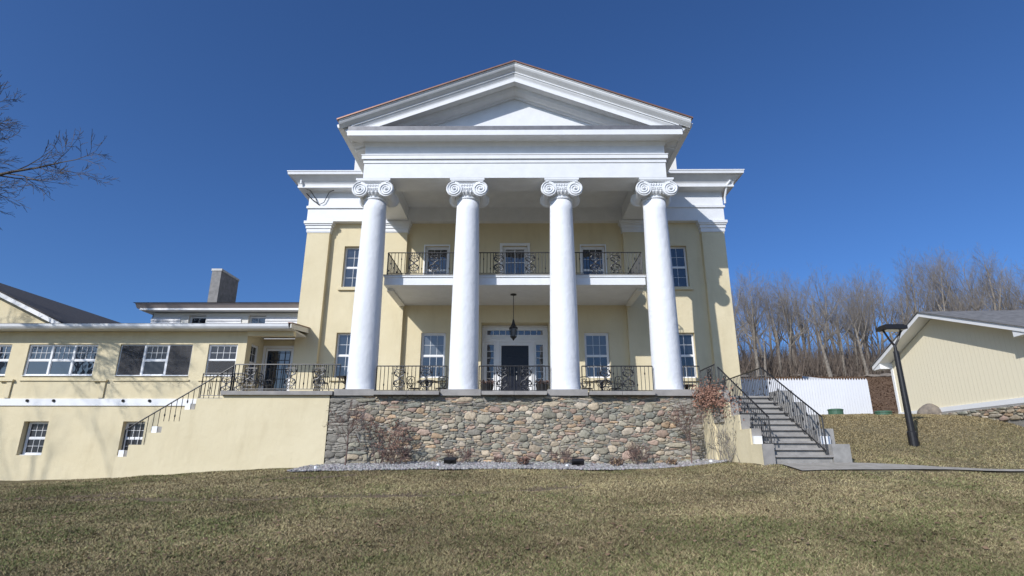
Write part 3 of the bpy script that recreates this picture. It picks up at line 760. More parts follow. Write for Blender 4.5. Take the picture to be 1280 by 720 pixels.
# balcony door
bd=MB(); bd.box(-0.55,-0.45,YW+0.10,YW+0.2,7.03,9.39); bd.box(0.45,0.55,YW+0.10,YW+0.2,7.03,9.39); bd.box(-0.45,0.45,YW+0.101,YW+0.2,9.27,9.39)
bd.box(-0.68,-0.561,YW-0.05,YW-0.001,7.03,9.5); bd.box(0.561,0.68,YW-0.05,YW-0.001,7.03,9.5); bd.box(-0.68,0.68,YW-0.052,YW-0.001,9.402,9.52)
o=bd.build('balcony_door', M['trim'], H)
pn=MB(); pn.box(-0.45,0.45,YW+0.16,YW+0.18,7.04,9.27); pn.build('pane',M['glass'],o)
gm=MB()
for x in (-0.44,0,0.44): gm.box(x-0.02,x+0.02,YW+0.13,YW+0.159,7.05,9.26)
for z in (7.45,8.05,8.65,9.2): gm.box(-0.42,0.42,YW+0.135,YW+0.159,z-0.015,z+0.015)
gm.build('muntins',M['trim'],o)
for sx in (-1,1):   # white casings round the upper portico windows and first floor ones
    for (z0,z1) in ((7.03,9.4),):
        a=sx*3.52-0.53; b=sx*3.52+0.53
        m_=MB(); m_.box(a-0.06,a-0.003,YW-0.04,YW-0.001,z0,z1+0.06); m_.box(b+0.003,b+0.06,YW-0.04,YW-0.001,z0,z1+0.06); m_.box(a-0.003,b+0.003,YW-0.042,YW-0.001,z1,z1+0.06)
        m_.build('window_casing',M['trim'],H)

# ================================================================= TERRACE, STONE WALL
terr=thing('terrace','raised entrance terrace with bluestone slab edge below the columns','terrace',(0,21,0))
m_=MB(); m_.box(-6.2,6.30,19.42,YW-0.003,-0.6,2.255); m_.box(6.3,8.05,18.25,YW-0.003,-0.6,1.99)
m_.build('core', M['cream'], terr)
for a,b in ((-9.8,-6.14),(-4.72,-2.52),(-1.10,1.10),(2.52,4.72),(6.14,6.42)):
    m_=MB(); 
    if a<-9: m_.box(-9.93,-6.14,19.08,YW-0.004,2.262,2.395)
    else:
        n_=2 if b-a>1 else 1; w=(b-a)/n_
        for k in range(n_): m_.box(a+k*w+0.006,a+(k+1)*w-0.006,18.97,19.9,2.262,2.385)
    m_.build('edge_slab', M['slab'], terr)
MB().box(-6.1,6.3,19.9,YW-0.005,2.258,2.40).build('paving', M['slab'], terr)
MB().box(6.43,8.1,18.22,YW-0.005,1.995,2.13).build('landing_paving', M['slab'], terr)

# rubble stone wall: cells grown on a raster, each cell an own bulging stone
def rubble(x0,x1,z0,z1,yf,seed,left_quoin=True,density=1.0):
    r_=np.random.default_rng(seed); W=x1-x0; Hh=z1-z0; res=0.0125
    nx_,nz_=int(W/res),int(Hh/res)
    px,pz=np.meshgrid((np.arange(nx_)+.5)*res,(np.arange(nz_)+.5)*res)
    pts=[];tries=0; occ=[]
    big=int(260*density*W/12.5*Hh/2.25)
    def ok(x,z,a,b):
        for (X,Z,A_,B_) in occ:
            dx=(x-X)/(a+A_); dz=(z-Z)/(b+B_)
            if dx*dx+dz*dz<0.78: return False
        return True
    for sizes,cnt in (((0.16,0.26,0.09,0.15),int(45*density*W/12.5)),((0.09,0.16,0.06,0.10),int(260*density*W/12.5)),((0.12,0.27,0.022,0.045),int(330*density*W/12.5)),((0.04,0.09,0.02,0.045),int(1300*density*W/12.5))):
        c_=0
        for t in range(cnt*9):
            if c_>=cnt: break
            x=r_.random()*W; z=r_.random()*Hh
            a=sizes[0]+(sizes[1]-sizes[0])*r_.random(); b=sizes[2]+(sizes[3]-sizes[2])*r_.random()
            if left_quoin and x<1.2: a*=1.7; b*=0.95
            if x>W-1.2: a*=1.3; b*=0.75
            if z>Hh-0.35: b*=0.65; a*=1.2
            if ok(x,z,a,b): occ.append((x,z,a,b)); c_+=1
    occ=np.array(occ); rot=r_.normal(0,0.22,len(occ)); best=np.full(px.shape,1e9); own=np.zeros(px.shape,int)
    wob=0.06*np.sin(px*31+pz*17)+0.05*np.sin(px*53-pz*41)
    for i,(X,Z,A_,B_) in enumerate(occ):
        d=((px-X)/A_)**2+((pz-Z)/B_)**2
        # squarer metric
        ca_,sa_=math.cos(rot[i]),math.sin(rot[i]); dx_=(px-X)*ca_+(pz-Z)*sa_; dz_=-(px-X)*sa_+(pz-Z)*ca_
        d=(np.abs(dx_/A_)**2.6+np.abs(dz_/B_)**2.6)**(2/2.6)*(1+wob)
        m=d<best; best[m]=d[m]; own[m]=i
    Vs=[];Fs=[];Cs=[];nb=0; K=18
    pal=np.array([(0.24,0.235,0.20),(0.20,0.205,0.18),(0.30,0.27,0.22),(0.28,0.225,0.195),(0.235,0.185,0.165),(0.17,0.185,0.175),(0.36,0.34,0.30),(0.32,0.25,0.18),(0.14,0.14,0.13),(0.28,0.26,0.225)])
    pw=np.array([.2,.17,.13,.09,.05,.1,.08,.05,.06,.07]); pw/=pw.sum()
    for i,(X,Z,A_,B_) in enumerate(occ):
        bd=[]
        for k in range(K):
            th=2*PI*k/K; dx,dz=math.cos(th)*A_/max(A_,B_),math.sin(th)*B_/max(A_,B_)
            L=math.hypot(dx,dz); dx/=L; dz/=L
            t=0.01; mxl=1.7*max(A_,B_)
            while t<mxl:
                ix,iz=int((X+dx*t)/res),int((Z+dz*t)/res)
                if ix<0 or iz<0 or ix>=nx_ or iz>=nz_ or own[iz,ix]!=i: break
                t+=res*0.6
            bd.append((dx,dz,max(0.012,t-r_.uniform(0.002,0.014))))
        ts=[b[2] for b in bd]; ts=[min(ts[k],0.5*(ts[k-1]+ts[(k+1)%K])*1.25) for k in range(K)]
        hb=(0.025+0.045*r_.random())*min(1,(min(A_,B_)/0.09)**0.5); tilt=r_.normal(0,0.12,2); rv=r_.random(K)
        for s,dep in ((1.0,-0.04),(0.985,0.25),(0.90,0.72),(0.62,0.96)):
            for k,(dx,dz,_) in enumerate(bd):
                t=ts[k]*s*(1+0.05*(rv[k]-.5)); x_=X+dx*t; z_=Z+dz*t
                y_=yf-(hb*dep if dep>0 else dep)-(tilt[0]*(x_-X)+tilt[1]*(z_-Z))*(0.5 if dep>0 else 0)-0.006*dep*math.sin(9*k+i)
                Vs.append((x0+x_,y_,z0+z_))
        Vs.append((x0+X,yf-hb,z0+Z))
        for q in range(3):
            for k in range(K): Fs.append((nb+q*K+k,nb+q*K+(k+1)%K,nb+(q+1)*K+(k+1)%K,nb+(q+1)*K+k))
        for k in range(K): Fs.append((nb+3*K+k,nb+3*K+(k+1)%K,nb+4*K))
        c=pal[r_.choice(len(pal),p=pw)]*(1.0+0.65*r_.random())*np.array((1.06,1.0,0.93))
        if (left_quoin and X<1.1*(0.6+0.8*r_.random())) or X>W-1.1*r_.random(): c=np.array((0.25,0.24,0.215))*(0.8+0.7*r_.random())
        mo=np.array((0.27,0.25,0.225)); Cs+= [(*mo,1)]*K+[(*(0.6*mo+0.4*c),1)]*K+[(*c,1)]*(2*K+1); nb+=4*K+1
    return Vs,Fs,Cs
def rubble_obj(name,args,parent,offs,xf=None,**kw):
    Vs,Fs,Cs=rubble(*args,**kw)
    if xf is not None: Vs=[tuple(xf@Vector(v)) for v in Vs]
    me=bpy.data.meshes.new(name); me.from_pydata([(v[0]-offs[0],v[1]-offs[1],v[2]-offs[2]) for v in Vs],[],Fs)
    a=me.color_attributes.new('tint','FLOAT_COLOR','POINT'); a.data.foreach_set('color',np.array(Cs,np.float32).ravel())
    me.materials.append(M['stone']); me.shade_smooth(); me.update()
    o=bpy.data.objects.new(name,me); COL.objects.link(o); o.parent=parent; return o
sw=thing('stone_wall','rubble fieldstone retaining wall of mixed grey, tan and pink stones under the portico','wall',(0,19.3,0))
MB().box(-6.22,6.30,19.25,19.415,-0.5,2.256).build('mortar', M['mortar'], sw)
rubble_obj('stonework',(-6.24,6.28,-0.12,2.25,19.25,5),sw,(0,19.3,0))

# left landing wall with stepped parapet
lp=thing('stair_wall','smooth cream rendered wall with stepped end, left of the stone wall','wall',(-9.7,19.2,0))
prof=[(-6.25,-0.9),(-6.25,2.26),(-10.78,2.26),(-10.78,2.155),(-10.78,1.78),(-11.24,1.78),(-11.24,1.39),(-11.79,1.39),(-11.79,1.02),(-12.24,1.02),(-12.24,0.63),(-12.8,0.63),(-12.8,0.25),(-13.16,0.25),(-13.16,-0.9)]
prof=[(x,z if z<2.2 else (2.26 if x>-9.9 else 2.15)) for x,z in prof]
prof=[(-6.25,-0.9),(-6.25,2.26),(-9.9,2.26),(-9.9,2.15)]+prof[3:]
lw=MB(); lw.prism_y(prof,19.2,19.5); lw.build('parapet',M['cream'],lp)
MB().box(-9.9,-6.26,19.501,YW-0.01,-0.9,2.26).build('landing_base',M['cream'],lp)
for (x,z) in ((-11.05,1.78),(-12.05,1.02),(-13.02,0.25)):
    MB().box(x-0.13,x+0.05,19.28,19.48,z+0.002,z+0.21).build('footing_block',M['trim'],lp); MB().box(x+0.052,x+0.2,19.3,19.48,z+0.002,z+0.2).build('footing_block',M['concrete'],lp)  # one block in two colours: sunlit face painted white, shaded face grey
ls=thing('garden_steps','concrete steps hidden behind the stepped cream parapet','steps',(-11.5,20.3,0))
m_=MB(); 
for k in range(12):
    x1=-9.93-k*0.28; m_.box(x1-0.28,x1,19.51,20.85,-0.9,2.2-k*0.2)
m_.build('treads',M['concrete'],ls)
MB().box(-11.7,-9.94,20.9,22.29,-0.9,2.25).build('walk_base',M['cream'],ls)
MB().box(-11.72,-9.94,20.87,22.29,2.252,2.33).build('walk_slab',M['slab'],ls)

# left rails
railing('iron railing with scroll panels along the front of the left landing',-9.72,-6.05,19.42,2.40,3.34,panels=(-9.15,-7.75,-6.75),group=None)
def sloped(label,p0,p1,hh,n,name='stair_railing',low=0.12,lower_rail=True,posts=True,curl=0):
    p0=Vector(p0);p1=Vector(p1); t=thing(name,label,'railing',tuple(p0))
    f=MB(); up=Vector((0,0,1))
    f.tube([p0+up*hh,p1+up*hh],0.024,6)
    if lower_rail: f.tube([p0+up*low,p1+up*low],0.018,4)
    if posts: f.tube([p0-up*0.05,p0+up*hh],0.026,4); f.tube([p1-up*0.1,p1+up*hh],0.026,4)
    f.build('rail_frame',M['iron'],t)
    for i in range(1,n):
        q=p0.lerp(p1,i/n); b=MB(); b.tube([q+up*(low if lower_rail else 0.0),q+up*hh],0.011,4)
        if i%2==0:
            zc=hh*(0.45 if i%4 else 0.7); b.tube([q+up*(zc-.06),q+up*(zc-.02),q+up*(zc+.02),q+up*(zc+.06)],[0.01,0.026,0.026,0.01],5)
        b.build('baluster',M['iron'],t)
    return t
sloped('long sloping iron handrail on the stepped cream wall at the left',(-9.75,19.35,2.25),(-13.1,19.35,0.10),1.02,19,lower_rail=False)
railing('short iron railing behind the top of the left steps',-11.66,-9.95,20.95,2.33,3.24,panels=(-10.75,-10.25))
# column bay rails
railing('iron railing with scroll panels between the two leftmost columns',-4.86,-2.38,19.78,2.40,3.34,panels=(-4.05,-3.1),group='terrace railings between the columns')
railing('iron railing in front of the dark main door',-1.24,1.24,19.78,2.40,3.34,panels=(-0.42,0.42),group='terrace railings between the columns')
railing('iron railing with scroll panels between the two rightmost columns',2.38,4.86,19.78,2.40,3.34,panels=(3.2,4.0),group='terrace railings between the columns')

# ================================================================= RIGHT STAIR
st=thing('stone_staircase','concrete staircase with cream left cheek wall descending toward the lawn at the right','staircase',(7.35,15,0))
RISE=0.178; RUN=0.298; NST=11
m_=MB(); t2=MB()
zb=0.17
for k in range(NST):
    y0=15.0+k*RUN; z1=zb+(k+1)*RISE
    m_.box(6.66,8.14,y0+0.02,18.25,z1-RISE-(0.5 if k==0 else 0),z1-0.055)
    t2.box(6.64,8.16,y0-0.045,y0+RUN+0.02,z1-0.054,z1)
m_.build('riser',M['concrete'],st); t2.build('tread',M['slab'],st)
lc=MB()
nb_=5
for k in range(nb_):
    y0=14.95+k*0.66; y1=y0+0.66 if k<nb_-1 else 18.26; zt=0.62+0.41*k
    lc.box(6.36,6.65,y0+ (0.0),y1-0.001,-0.5,zt-0.002)
    MB().box(6.40 if k else 6.36,6.652,y0-0.03,y0-0.002,zt-0.40 if k else -0.1,zt).build('cheek_end',M['slab'],st)
lc.build('cheek_wall',M['cream'],st)
rc=MB(); wc=MB()
for k in range(nb_):
    y0=14.95+k*0.66; y1=y0+0.66; zt=0.62+0.41*k
    rc.box(8.15,8.60,y0,y1-0.001,-0.5,zt)
rc.build('cheek_wall',M['concrete'],st)
for k in range(1,2):
    y0=14.95+k*0.66; zt=0.62+0.41*k
    MB().box(8.18,8.42,y0-0.12,y0-0.003,zt-0.405,zt-0.2).build('light_block',M['trim'],st)
    MB().box(6.40,6.62,y0-0.12,y0-0.032,zt-0.405,zt-0.2).build('light_block',M['trim'],st)
sloped('iron handrail on the left side of the right staircase',(6.6,18.2,2.1),(6.66,15.05,0.33),0.97,26,low=0.1)
sloped('iron handrail on the right side of the right staircase',(7.98,18.2,2.1),(8.05,15.05,0.33),0.97,26,low=0.1)
xf=Matrix(((0,-1,0,7.98),(1,0,0,0),(0,0,1,0),(0,0,0,1)))
railing('iron railing running back to the house along the right edge of the terrace',18.2,23.4,0,2.13,3.05,xf=xf,knobs=True)
xf=Matrix(((0,-1,0,6.5),(1,0,0,0),(0,0,1,0),(0,0,0,1)))
railing('short iron railing from the rightmost column to the right staircase',18.2,19.7,0,2.13,3.16,xf=xf,panels=(18.75,))
railing('iron railing on the slab edge right of the rightmost column',5.95,6.5,19.78,2.40,3.34)
# stone return between terrace wall and cheek
xf=Matrix(((0,1,0,6.33),(1,0,0,0),(0,0,1,0),(0,0,0,1)))
rt=thing('stone_return','stone wall return beside the cream cheek of the right staircase','wall',(6.3,18.4,0))
MB().box(6.31,6.42,18.26,19.3,-0.4,2.1).build('mortar',M['mortar'],rt)
rubble_obj('stonework',(17.4,19.25,1.3,2.1,0.0,9),rt,(6.3,18.4,0),xf=Matrix(((0,1,0,6.34),(1,0,0,0),(0,0,1,0),(0,0,0,1))),left_quoin=True,density=1.2)

# ================================================================= LEFT WING
W = thing('side_wing','low cream side wing with triple windows and a basement storey','building wing',(-17,22.3,0))
YL=22.3
up=[(-19.72,-16.9),(-15.98,-13.03),(-12.38,-11.2),(-23.6,-20.42)]
hl=[(a,b,3.31,4.60) for a,b in up]+[(-19.17,-18.2,0.28,1.55),(-15.27,-14.4,0.28,1.55),(-23.2,-22.3,0.28,1.55)]
wm=MB(); wm.wall(-27,-10.85,-1.6,5.12,YL,hl,0.32)
# recess side wall (faces +x) with window
XS=Matrix(((0,-1,0,-10.85),(1,0,0,YL),(0,0,1,0),(0,0,0,1)))
w2=MB(XS); w2.wall(0,1.5,-1.6,5.12,0,[(0.42,1.12,3.2,4.72)],0.15); wm.v_=0
n0=len(wm.v); wm.v+=w2.v; wm.f+=[tuple(i+n0 for i in q) for q in w2.f]
wm.wall(-10.85,-9.2,-1.6,5.12,YW,[(-10.72,-9.55,2.4,4.72)],0.2)
wm.box(-27,-9.43,27.5,27.6,-1.6,5.8)
wm.box(-27.05,-27,YL,27.55,-1.6,5.3)
wm.build('wall',M['cream'],W)
for i,(a,b) in enumerate(up):
    tri=b-a>1.5
    window(W,(a+b)/2,3.33,b-a-0.004,1.265,YL+0.06,units=3 if tri else 1,top=(4,2),bot=(1,1),sill='cream' if False else 'trim',sillz=0.018,sillw=-0.01,mats=('glass','glass') if i in (0,3) else ('screen','screen'),fr=0.05)
for a,b in ((-15.93,-15.02),(-13.98,-13.08),(-12.33,-11.25)):
    MB().box(a,b,YL+0.045,YL+0.05,3.37 if b<-13 else 3.37,4.56 if b<-13 else 3.94).build('insect_screen',M['screenmesh'],W)
for a in (-18.685,-14.835,-22.75): window(W,a,0.30,0.86,1.24,YL+0.2,top=(3,2),bot=(3,2),sill='trim',sillz=0.018,sillw=0.0,mats=('screen','screen'))
window(W,0.77,3.22,0.69,1.49,0.05,top=(2,2),bot=(2,2),xf=XS,sill=None,mats=('glass','glass'))
dw=MB(); dw.box(-10.71,-10.64,YW+0.02,YW+0.1,2.42,4.71); dw.box(-9.63,-9.56,YW+0.02,YW+0.1,2.42,4.71); dw.box(-10.64,-9.63,YW+0.021,YW+0.1,4.60,4.71)
dw.box(-10.82,-10.722,YW-0.03,YW-0.001,2.4,4.82); dw.box(-9.548,-9.45,YW-0.03,YW-0.001,2.4,4.82); dw.box(-10.722,-9.548,YW-0.031,YW-0.001,4.722,4.82)
do=dw.build('door_frame',M['trim'],W)
d2=MB(); d2.box(-10.64,-9.63,YW+0.06,YW+0.09,2.42,4.60); d3=MB()
for x in (-10.62,-10.37,-10.13,-9.88,-9.65): d3.box(x-0.03 if x in(-10.62,-9.65) else x-0.012,x+0.03 if x in(-10.62,-9.65) else x+0.012,YW+0.035,YW+0.059,2.43,4.59)
for z in (2.55,3.0,3.4,3.8,4.2,4.52): d3.box(-10.60,-9.67,YW+0.037,YW+0.059,z-0.013,z+0.013)
d2.build('glass_door',M['glass'],W,); d3.build('door_grille',M['iron'],W)
# white band with pipe stubs, ledges, stub strips
MB().box(-27,-11.7,YL-0.05,YL-0.002,2.15,2.42).build('white_band',M['trim'],W)
for px_ in (-19.2,-18.15,-15.4,-14.35,-22.4):
    MB().tube([(px_,YL-0.09,2.34),(px_,YL-0.03,2.34)],0.055,12).build('pipe_stub',M['dark'],W)
for a,b in ((-26.5,-20.0),(-19.75,-16.8),(-16.0,-12.95),(-12.6,-11.0)):
    MB().box(a,b,YL-0.05,YL-0.001,3.12,3.17).build('ledge',M['cream'],W)
for x in (-20.1,-16.35):
    m_=MB(); m_.box(x-0.1,x+0.1,YL-0.06,YL-0.001,2.45,3.1); m_.box(x-0.42,x+0.16,YL-0.12,YL-0.001,3.1,3.17); m_.build('wall_bracket',M['cream'],W)
# eave, soffit, gutter, roof
MB().box(-27.3,-8.95,21.78,YL+0.6,5.13,5.20).build('soffit',M['soffit'],W)
MB().box(-10.84,-8.95,YL+0.6,23.54,5.13,5.20).build('porch_ceiling',M['soffit'],W)
MB().box(-10.84,-8.95,YL-0.1,YL+0.15,4.93,5.128).build('porch_beam',M['cream'],W)
gt=MB(); gt.prism_x([(21.80,5.12),(21.70,5.13),(21.64,5.2),(21.62,5.30),(21.64,5.31),(21.80,5.31)],-27.3,-8.98); gt.build('gutter',M['white'],W)
rf=MB(); rf.prism_x([(21.66,5.312),(21.66,5.33),(27.6,5.98),(27.6,5.9),(21.8,5.205)],-27.3,-8.9) ; rf.build('roof',M['shingle_dark'],W)
re=MB(); re.prism_x([(21.66,5.15),(21.66,5.33),(23.54,5.535),(23.54,5.33),(21.9,5.14)],-8.9,-8.86); re.build('rake_board',M['soffit'],W)
re=MB(); re.prism_x([(21.62,5.332),(21.62,5.36),(23.54,5.57),(23.54,5.54)],-9.0,-8.82); re.build('rake_flashing',M['copper'],W)

# ================================================================= background buildings at left
B=thing('rear_wing','low rear wing with white clapboards and dark flat roof left of the mansion','building wing',(-15,28,0))
wm=MB(); wm.wall(-18.75,-9.3,-1,7.32,28.0,[(-16.85,-15.95,6.2,7.2),(-13.75,-12.85,6.2,7.2)],0.4); wm.box(-18.75,-18.7,28.0,36,-1,7.3); wm.box(-18.7,-9.3,36,36.05,-1,7.3); wm.build('wall',M['soffit'],B)
for a,b in ((-18.77,-17.25),(-15.9,-14.1),(-12.85,-9.3)):
    cb=MB()
    for k in range(6):
        z=5.9+k*0.2; cb.add([(a,27.94,z),(b,27.94,z),(b,27.985,z+0.195),(a,27.985,z+0.195),(a,27.998,z),(b,27.998,z),(a,27.998,z+0.195),(b,27.998,z+0.195)],[(0,1,2,3),(0,4,5,1),(0,3,6,4),(1,5,7,2)])
    cb.build('clapboards',M['clap'],B)
for cx in (-16.4,-13.3): window(B,cx,6.22,0.88,0.95,28.15,top=(2,1),bot=(2,1),sill=None)
ev=MB(); ev.box(-19.15,-9.3,27.5,36.5,7.36,7.46); ev.build('eave_moulding',M['trim'],B)
ev=MB(); ev.prism_x([(27.5,7.461),(27.3,7.68),(27.3,7.70),(28,7.70),(28,7.461)],-19.3,-9.3); ev.build('fascia',M['fascia'],B)
rf=MB(); rf.add([(-19.4,27.25,7.70),(-9.25,27.25,7.70),(-9.25,36.6,7.70),(-19.4,36.6,7.70),(-15,31.5,8.35),(-9.25,31.5,8.35)],[(0,1,5,4),(2,3,4,5),(3,0,4),(3,2,1,0)]); rf.build('roof',M['shingle_dark'],B)
ch=MB(); ch.box(-16.2,-15.7,28.3,30.2,7.72,9.72); c_=ch.build('chimney',M['chimney'],B)
MB().box(-16.23,-15.67,28.27,30.23,9.722,9.84).build('cap',M['lightstone'],c_); MB().box(-16.24,-15.66,28.26,28.9,7.70,7.93).build('flashing',M['lightstone'],c_)

G=thing('gabled_outbuilding','cream gabled building with dark shingle roof rising behind the left wing','building',(-27,26,0))
s=0.46; xa=-27.5; za=6.28+s*(27.5-21.65)
def gz(x): return za-s*abs(x-xa)
m_=MB(); m_.add([(-33,26.4,-1),(-22,26.4,-1),(-22,26.4,gz(-22)-0.25),(xa,26.4,za-0.25),(-33,26.4,gz(-33)-0.25)],[(0,1,2,3,4)])
m_.box(-33,-32.95,26.41,37,-1,gz(-33)-0.3); m_.box(-22.05,-22,26.41,37,-1,gz(-22)-0.3)
m_.build('wall',M['cream'],G)
MB().tube([(-25.6,26.36,7.05),(-25.6,26.42,7.05)],0.27,20).build('gable_vent',M['dark'],G)
for sx in (-1,1):
    x1=xa+sx*6.3; m_=MB(); m_.prism_y([(xa,za+0.02),(x1,gz(x1)+0.02),(x1,gz(x1)-0.2),(xa,za-0.2)],25.95,26.0); m_.build('rake_board',M['trim'],G)
    m_=MB(); m_.prism_y([(xa,za+0.10),(x1+sx*0.1,gz(x1)+0.06),(x1+sx*0.1,gz(x1)+0.0),(xa,za+0.021)],25.9,38); m_.build('roof',M['shingle_dark'],G)

# ================================================================= GARAGE at right (gable faces left)
al=-0.0717; Fo=Vector((15.95,23.89,1.9)); u=Vector((math.sin(al),-math.cos(al),0)); nI=Vector((-u.y,u.x,0))   # nI: into building (+x)
GM=Matrix(((u.x,nI.x,0,Fo.x),(u.y,nI.y,0,Fo.y),(0,0,1,Fo.z),(0,0,0,1)))
GA=thing('garage','cream garage with vertical siding, white rake boards and grey shingle roof','garage',tuple(Fo))
Wd=7.35; XA=3.25; Hw=2.15; rs=1.28; s=rs/XA; HB=2.02; s2=(Hw+rs-HB)/(Wd-XA); L=9.0
m_=MB(GM); m_.add([(0,0,0),(Wd,0,0),(Wd,0,HB),(XA,0,Hw+rs),(0,0,Hw),(0,L,0),(Wd,L,0),(Wd,L,HB),(XA,L,Hw+rs),(0,L,Hw)],[(0,1,2,3,4),(5,9,8,7,6),(0,4,9,5),(1,6,7,2)]); m_.build('wall',M['siding'],GA)
m_=MB(GM); m_.box(-0.03,0.12,-0.03,-0.002,0.14,Hw-0.02); m_.box(-0.03,-0.002,-0.001,0.12,0.14,Hw-0.02); m_.box(-0.04,Wd+0.04,-0.04,-0.003,-0.02,0.138); m_.build('corner_board',M['trim'],GA)
E_=0.5; O=0.5
def rz(x): return Hw+rs-(s if x<XA else s2)*abs(x-XA)
for a,b in ((-E_,XA),(Wd+E_,XA)):
    m_=MB(GM); za_,zb_=rz(a),rz(b)
    m_.prism_y([(a,za_+0.02),(b,zb_+0.02),(b,zb_+0.18),(a,za_+0.18)],-O,-O+0.03); 
    m_.prism_y([(a,za_+0.05),(a,za_+0.0),(a+(0.55 if a<0 else -0.55),za_+0.0),(a+(0.55 if a<0 else -0.55),rz(a+(0.55 if a<0 else -0.55))+0.05)],-O+0.031,-0.01)
    m_.build('rake_board',M['trim'],GA)
    m_=MB(GM); m_.prism_y([(a,za_+0.02),(b,zb_+0.02),(b,zb_+0.06),(a,za_+0.06)],-O+0.031,L+0.3); m_.build('soffit',M['trim'],GA)
    m_=MB(GM); a2=a-0.05 if a<0 else a+0.05
    m_.prism_y([(a2,rz(a2)+0.182),(b,zb_+0.182),(b,zb_+0.21),(a2,rz(a2)+0.21)],-O-0.04,L+0.35); m_.build('roof',M['shingle_grey'],GA)
    m_=MB(GM); m_.box(min(a,a+0.03 if a<0 else a-0.03),max(a,a+0.03 if a<0 else a-0.03),-O+0.031,L+0.3,za_+0.02,za_+0.2); m_.build('eave_board',M['trim'],GA)
MB(GM).box(0.0,Wd,-0.035,L,-1.6,-0.022).build('foundation',M['concrete'],GA)
# low rubble strip in front of garage
rl=thing('stone_edging','low tan fieldstone edging along the base of the garage','stone edging',tuple(Fo))
rubble_obj('stonework',(2.0,8.0,-0.5,-0.1,-0.2,21),rl,tuple(Fo),xf=GM,left_quoin=False,density=0.7)
MB(GM).box(2.0,8.0,-0.19,-0.05,-1.3,-0.12).build('mortar',M['mortar'],rl)

# ================================================================= white picket fence
fe=thing('picket_fence','tall solid white vinyl fence with pointed picket tops on the hill','fence',(14,27,2))
m_=MB(); ptk=MB(); X=8.2; n=0
while X<16.75:
    y=27.0; z0=h1(X,y)-0.05; 
    ptk.add([(X,y,z0),(X+0.118,y,z0),(X+0.118,y,3.74),(X+0.059,y,3.86),(X,y,3.74),(X,y+0.02,z0),(X+0.118,y+0.02,z0),(X+0.118,y+0.02,3.74),(X+0.059,y+0.02,3.86),(X,y+0.02,3.74)],[(0,1,2,3,4),(9,8,7,6,5),(0,5,6,1),(1,6,7,2),(2,7,8,3),(3,8,9,4),(4,9,5,0)])
    X+=0.128; n+=1
ptk.build('pickets',M['fence'],fe)
m_=MB(); 
for z in (2.4,3.4): m_.box(8.2,16.74,27.021,27.06,z,z+0.09)
m_.build('rails',M['fence'],fe)
for k in range(5):
    x=8.3+k*2.1; MB().box(x,x+0.1,27.061,27.16,1.6,3.7).build('post',M['fence'],fe)
m_=MB(); 
for k in range(5): y=27.1+k*0.13*8; 
ptk=MB(Matrix.Rotation(0,4,'Z')); Y=27.05
while Y<33:
    z0=h1(16.75,Y)-0.05; ptk.box(16.75,16.77,Y,Y+0.118,z0,z0+1.78); Y+=0.128
ptk.build('side_pickets',M['fence'],fe)

# ================================================================= street lamp
la=thing('path_lamp','tall black post lamp with a forked arm and square flat head on the right lawn','lamp post',(11.62,17.0,h1(11.62,17)))
x,y,z=11.62,17.0,h1(11.62,17.0)
MB().lathe([(0.13,z-0.1),(0.13,z+0.38),(0.10,z+0.42)],x,y,16).build('base',M['iron'],la)
MB().lathe([(0.095,z+0.42),(0.075,z+2.75),(0.06,z+2.78)],x,y,16).build('pole',M['iron'],la)
f_=MB(); f_.lathe([(0.045,z+2.78),(0.045,z+2.95)],x,y,10)
f_.tube([(x,y,z+2.93),(x-0.13,y,z+3.12),(x-0.27,y,z+3.42)],[0.035,0.03,0.03],6); f_.tube([(x,y,z+2.93),(x+0.13,y,z+3.12),(x+0.27,y,z+3.42)],[0.035,0.03,0.03],6)
f_.build('fork',M['iron'],la)
hd=MB(); hd.box(x-0.33,x+0.33,y-0.25,y+0.25,z+3.42,z+3.53); hd.box(x-0.28,x+0.28,y-0.2,y+0.2,z+3.53,z+3.57)
hh_=hd.build('head',M['iron'],la); MB().box(x-0.27,x+0.27,y-0.19,y+0.19,z+3.405,z+3.419).build('lens',M['lampglass'],hh_)

# ================================================================= hanging lantern
ln=thing('hanging_lantern','black iron lantern hanging on a rod above the front door','lantern',(-0.05,22.0,6.62))
m_=MB(); m_.lathe([(0.02,6.615),(0.12,6.61),(0.13,6.58),(0.03,6.55)],-0.05,22.0,16); m_.build('ceiling_plate',M['iron'],ln)
MB().tube([(-0.05,22,6.56),(-0.05,22,5.5)],0.014,5).build('rod',M['iron'],ln)
m_=MB(); m_.lathe([(0.015,5.58),(0.04,5.5),(0.06,5.40),(0.11,5.28),(0.175,5.22),(0.18,5.19)],-0.05,22,8); m_.build('roof',M['iron'],ln)
m_=MB()
for k in range(6):
    th=2*PI*k/6; m_.tube([(-0.05+0.155*math.cos(th),22+0.155*math.sin(th),5.2),(-0.05+0.12*math.cos(th),22+0.12*math.sin(th),4.85)],0.014,4)
m_.lathe([(0.13,4.86),(0.12,4.82),(0.05,4.76),(0.02,4.70)],-0.05,22,8); m_.build('cage',M['iron'],ln)
m_=MB(); m_.lathe([(0.135,5.18),(0.09,4.87)],-0.05,22,6); m_.build('glass',M['glass_light'],ln)

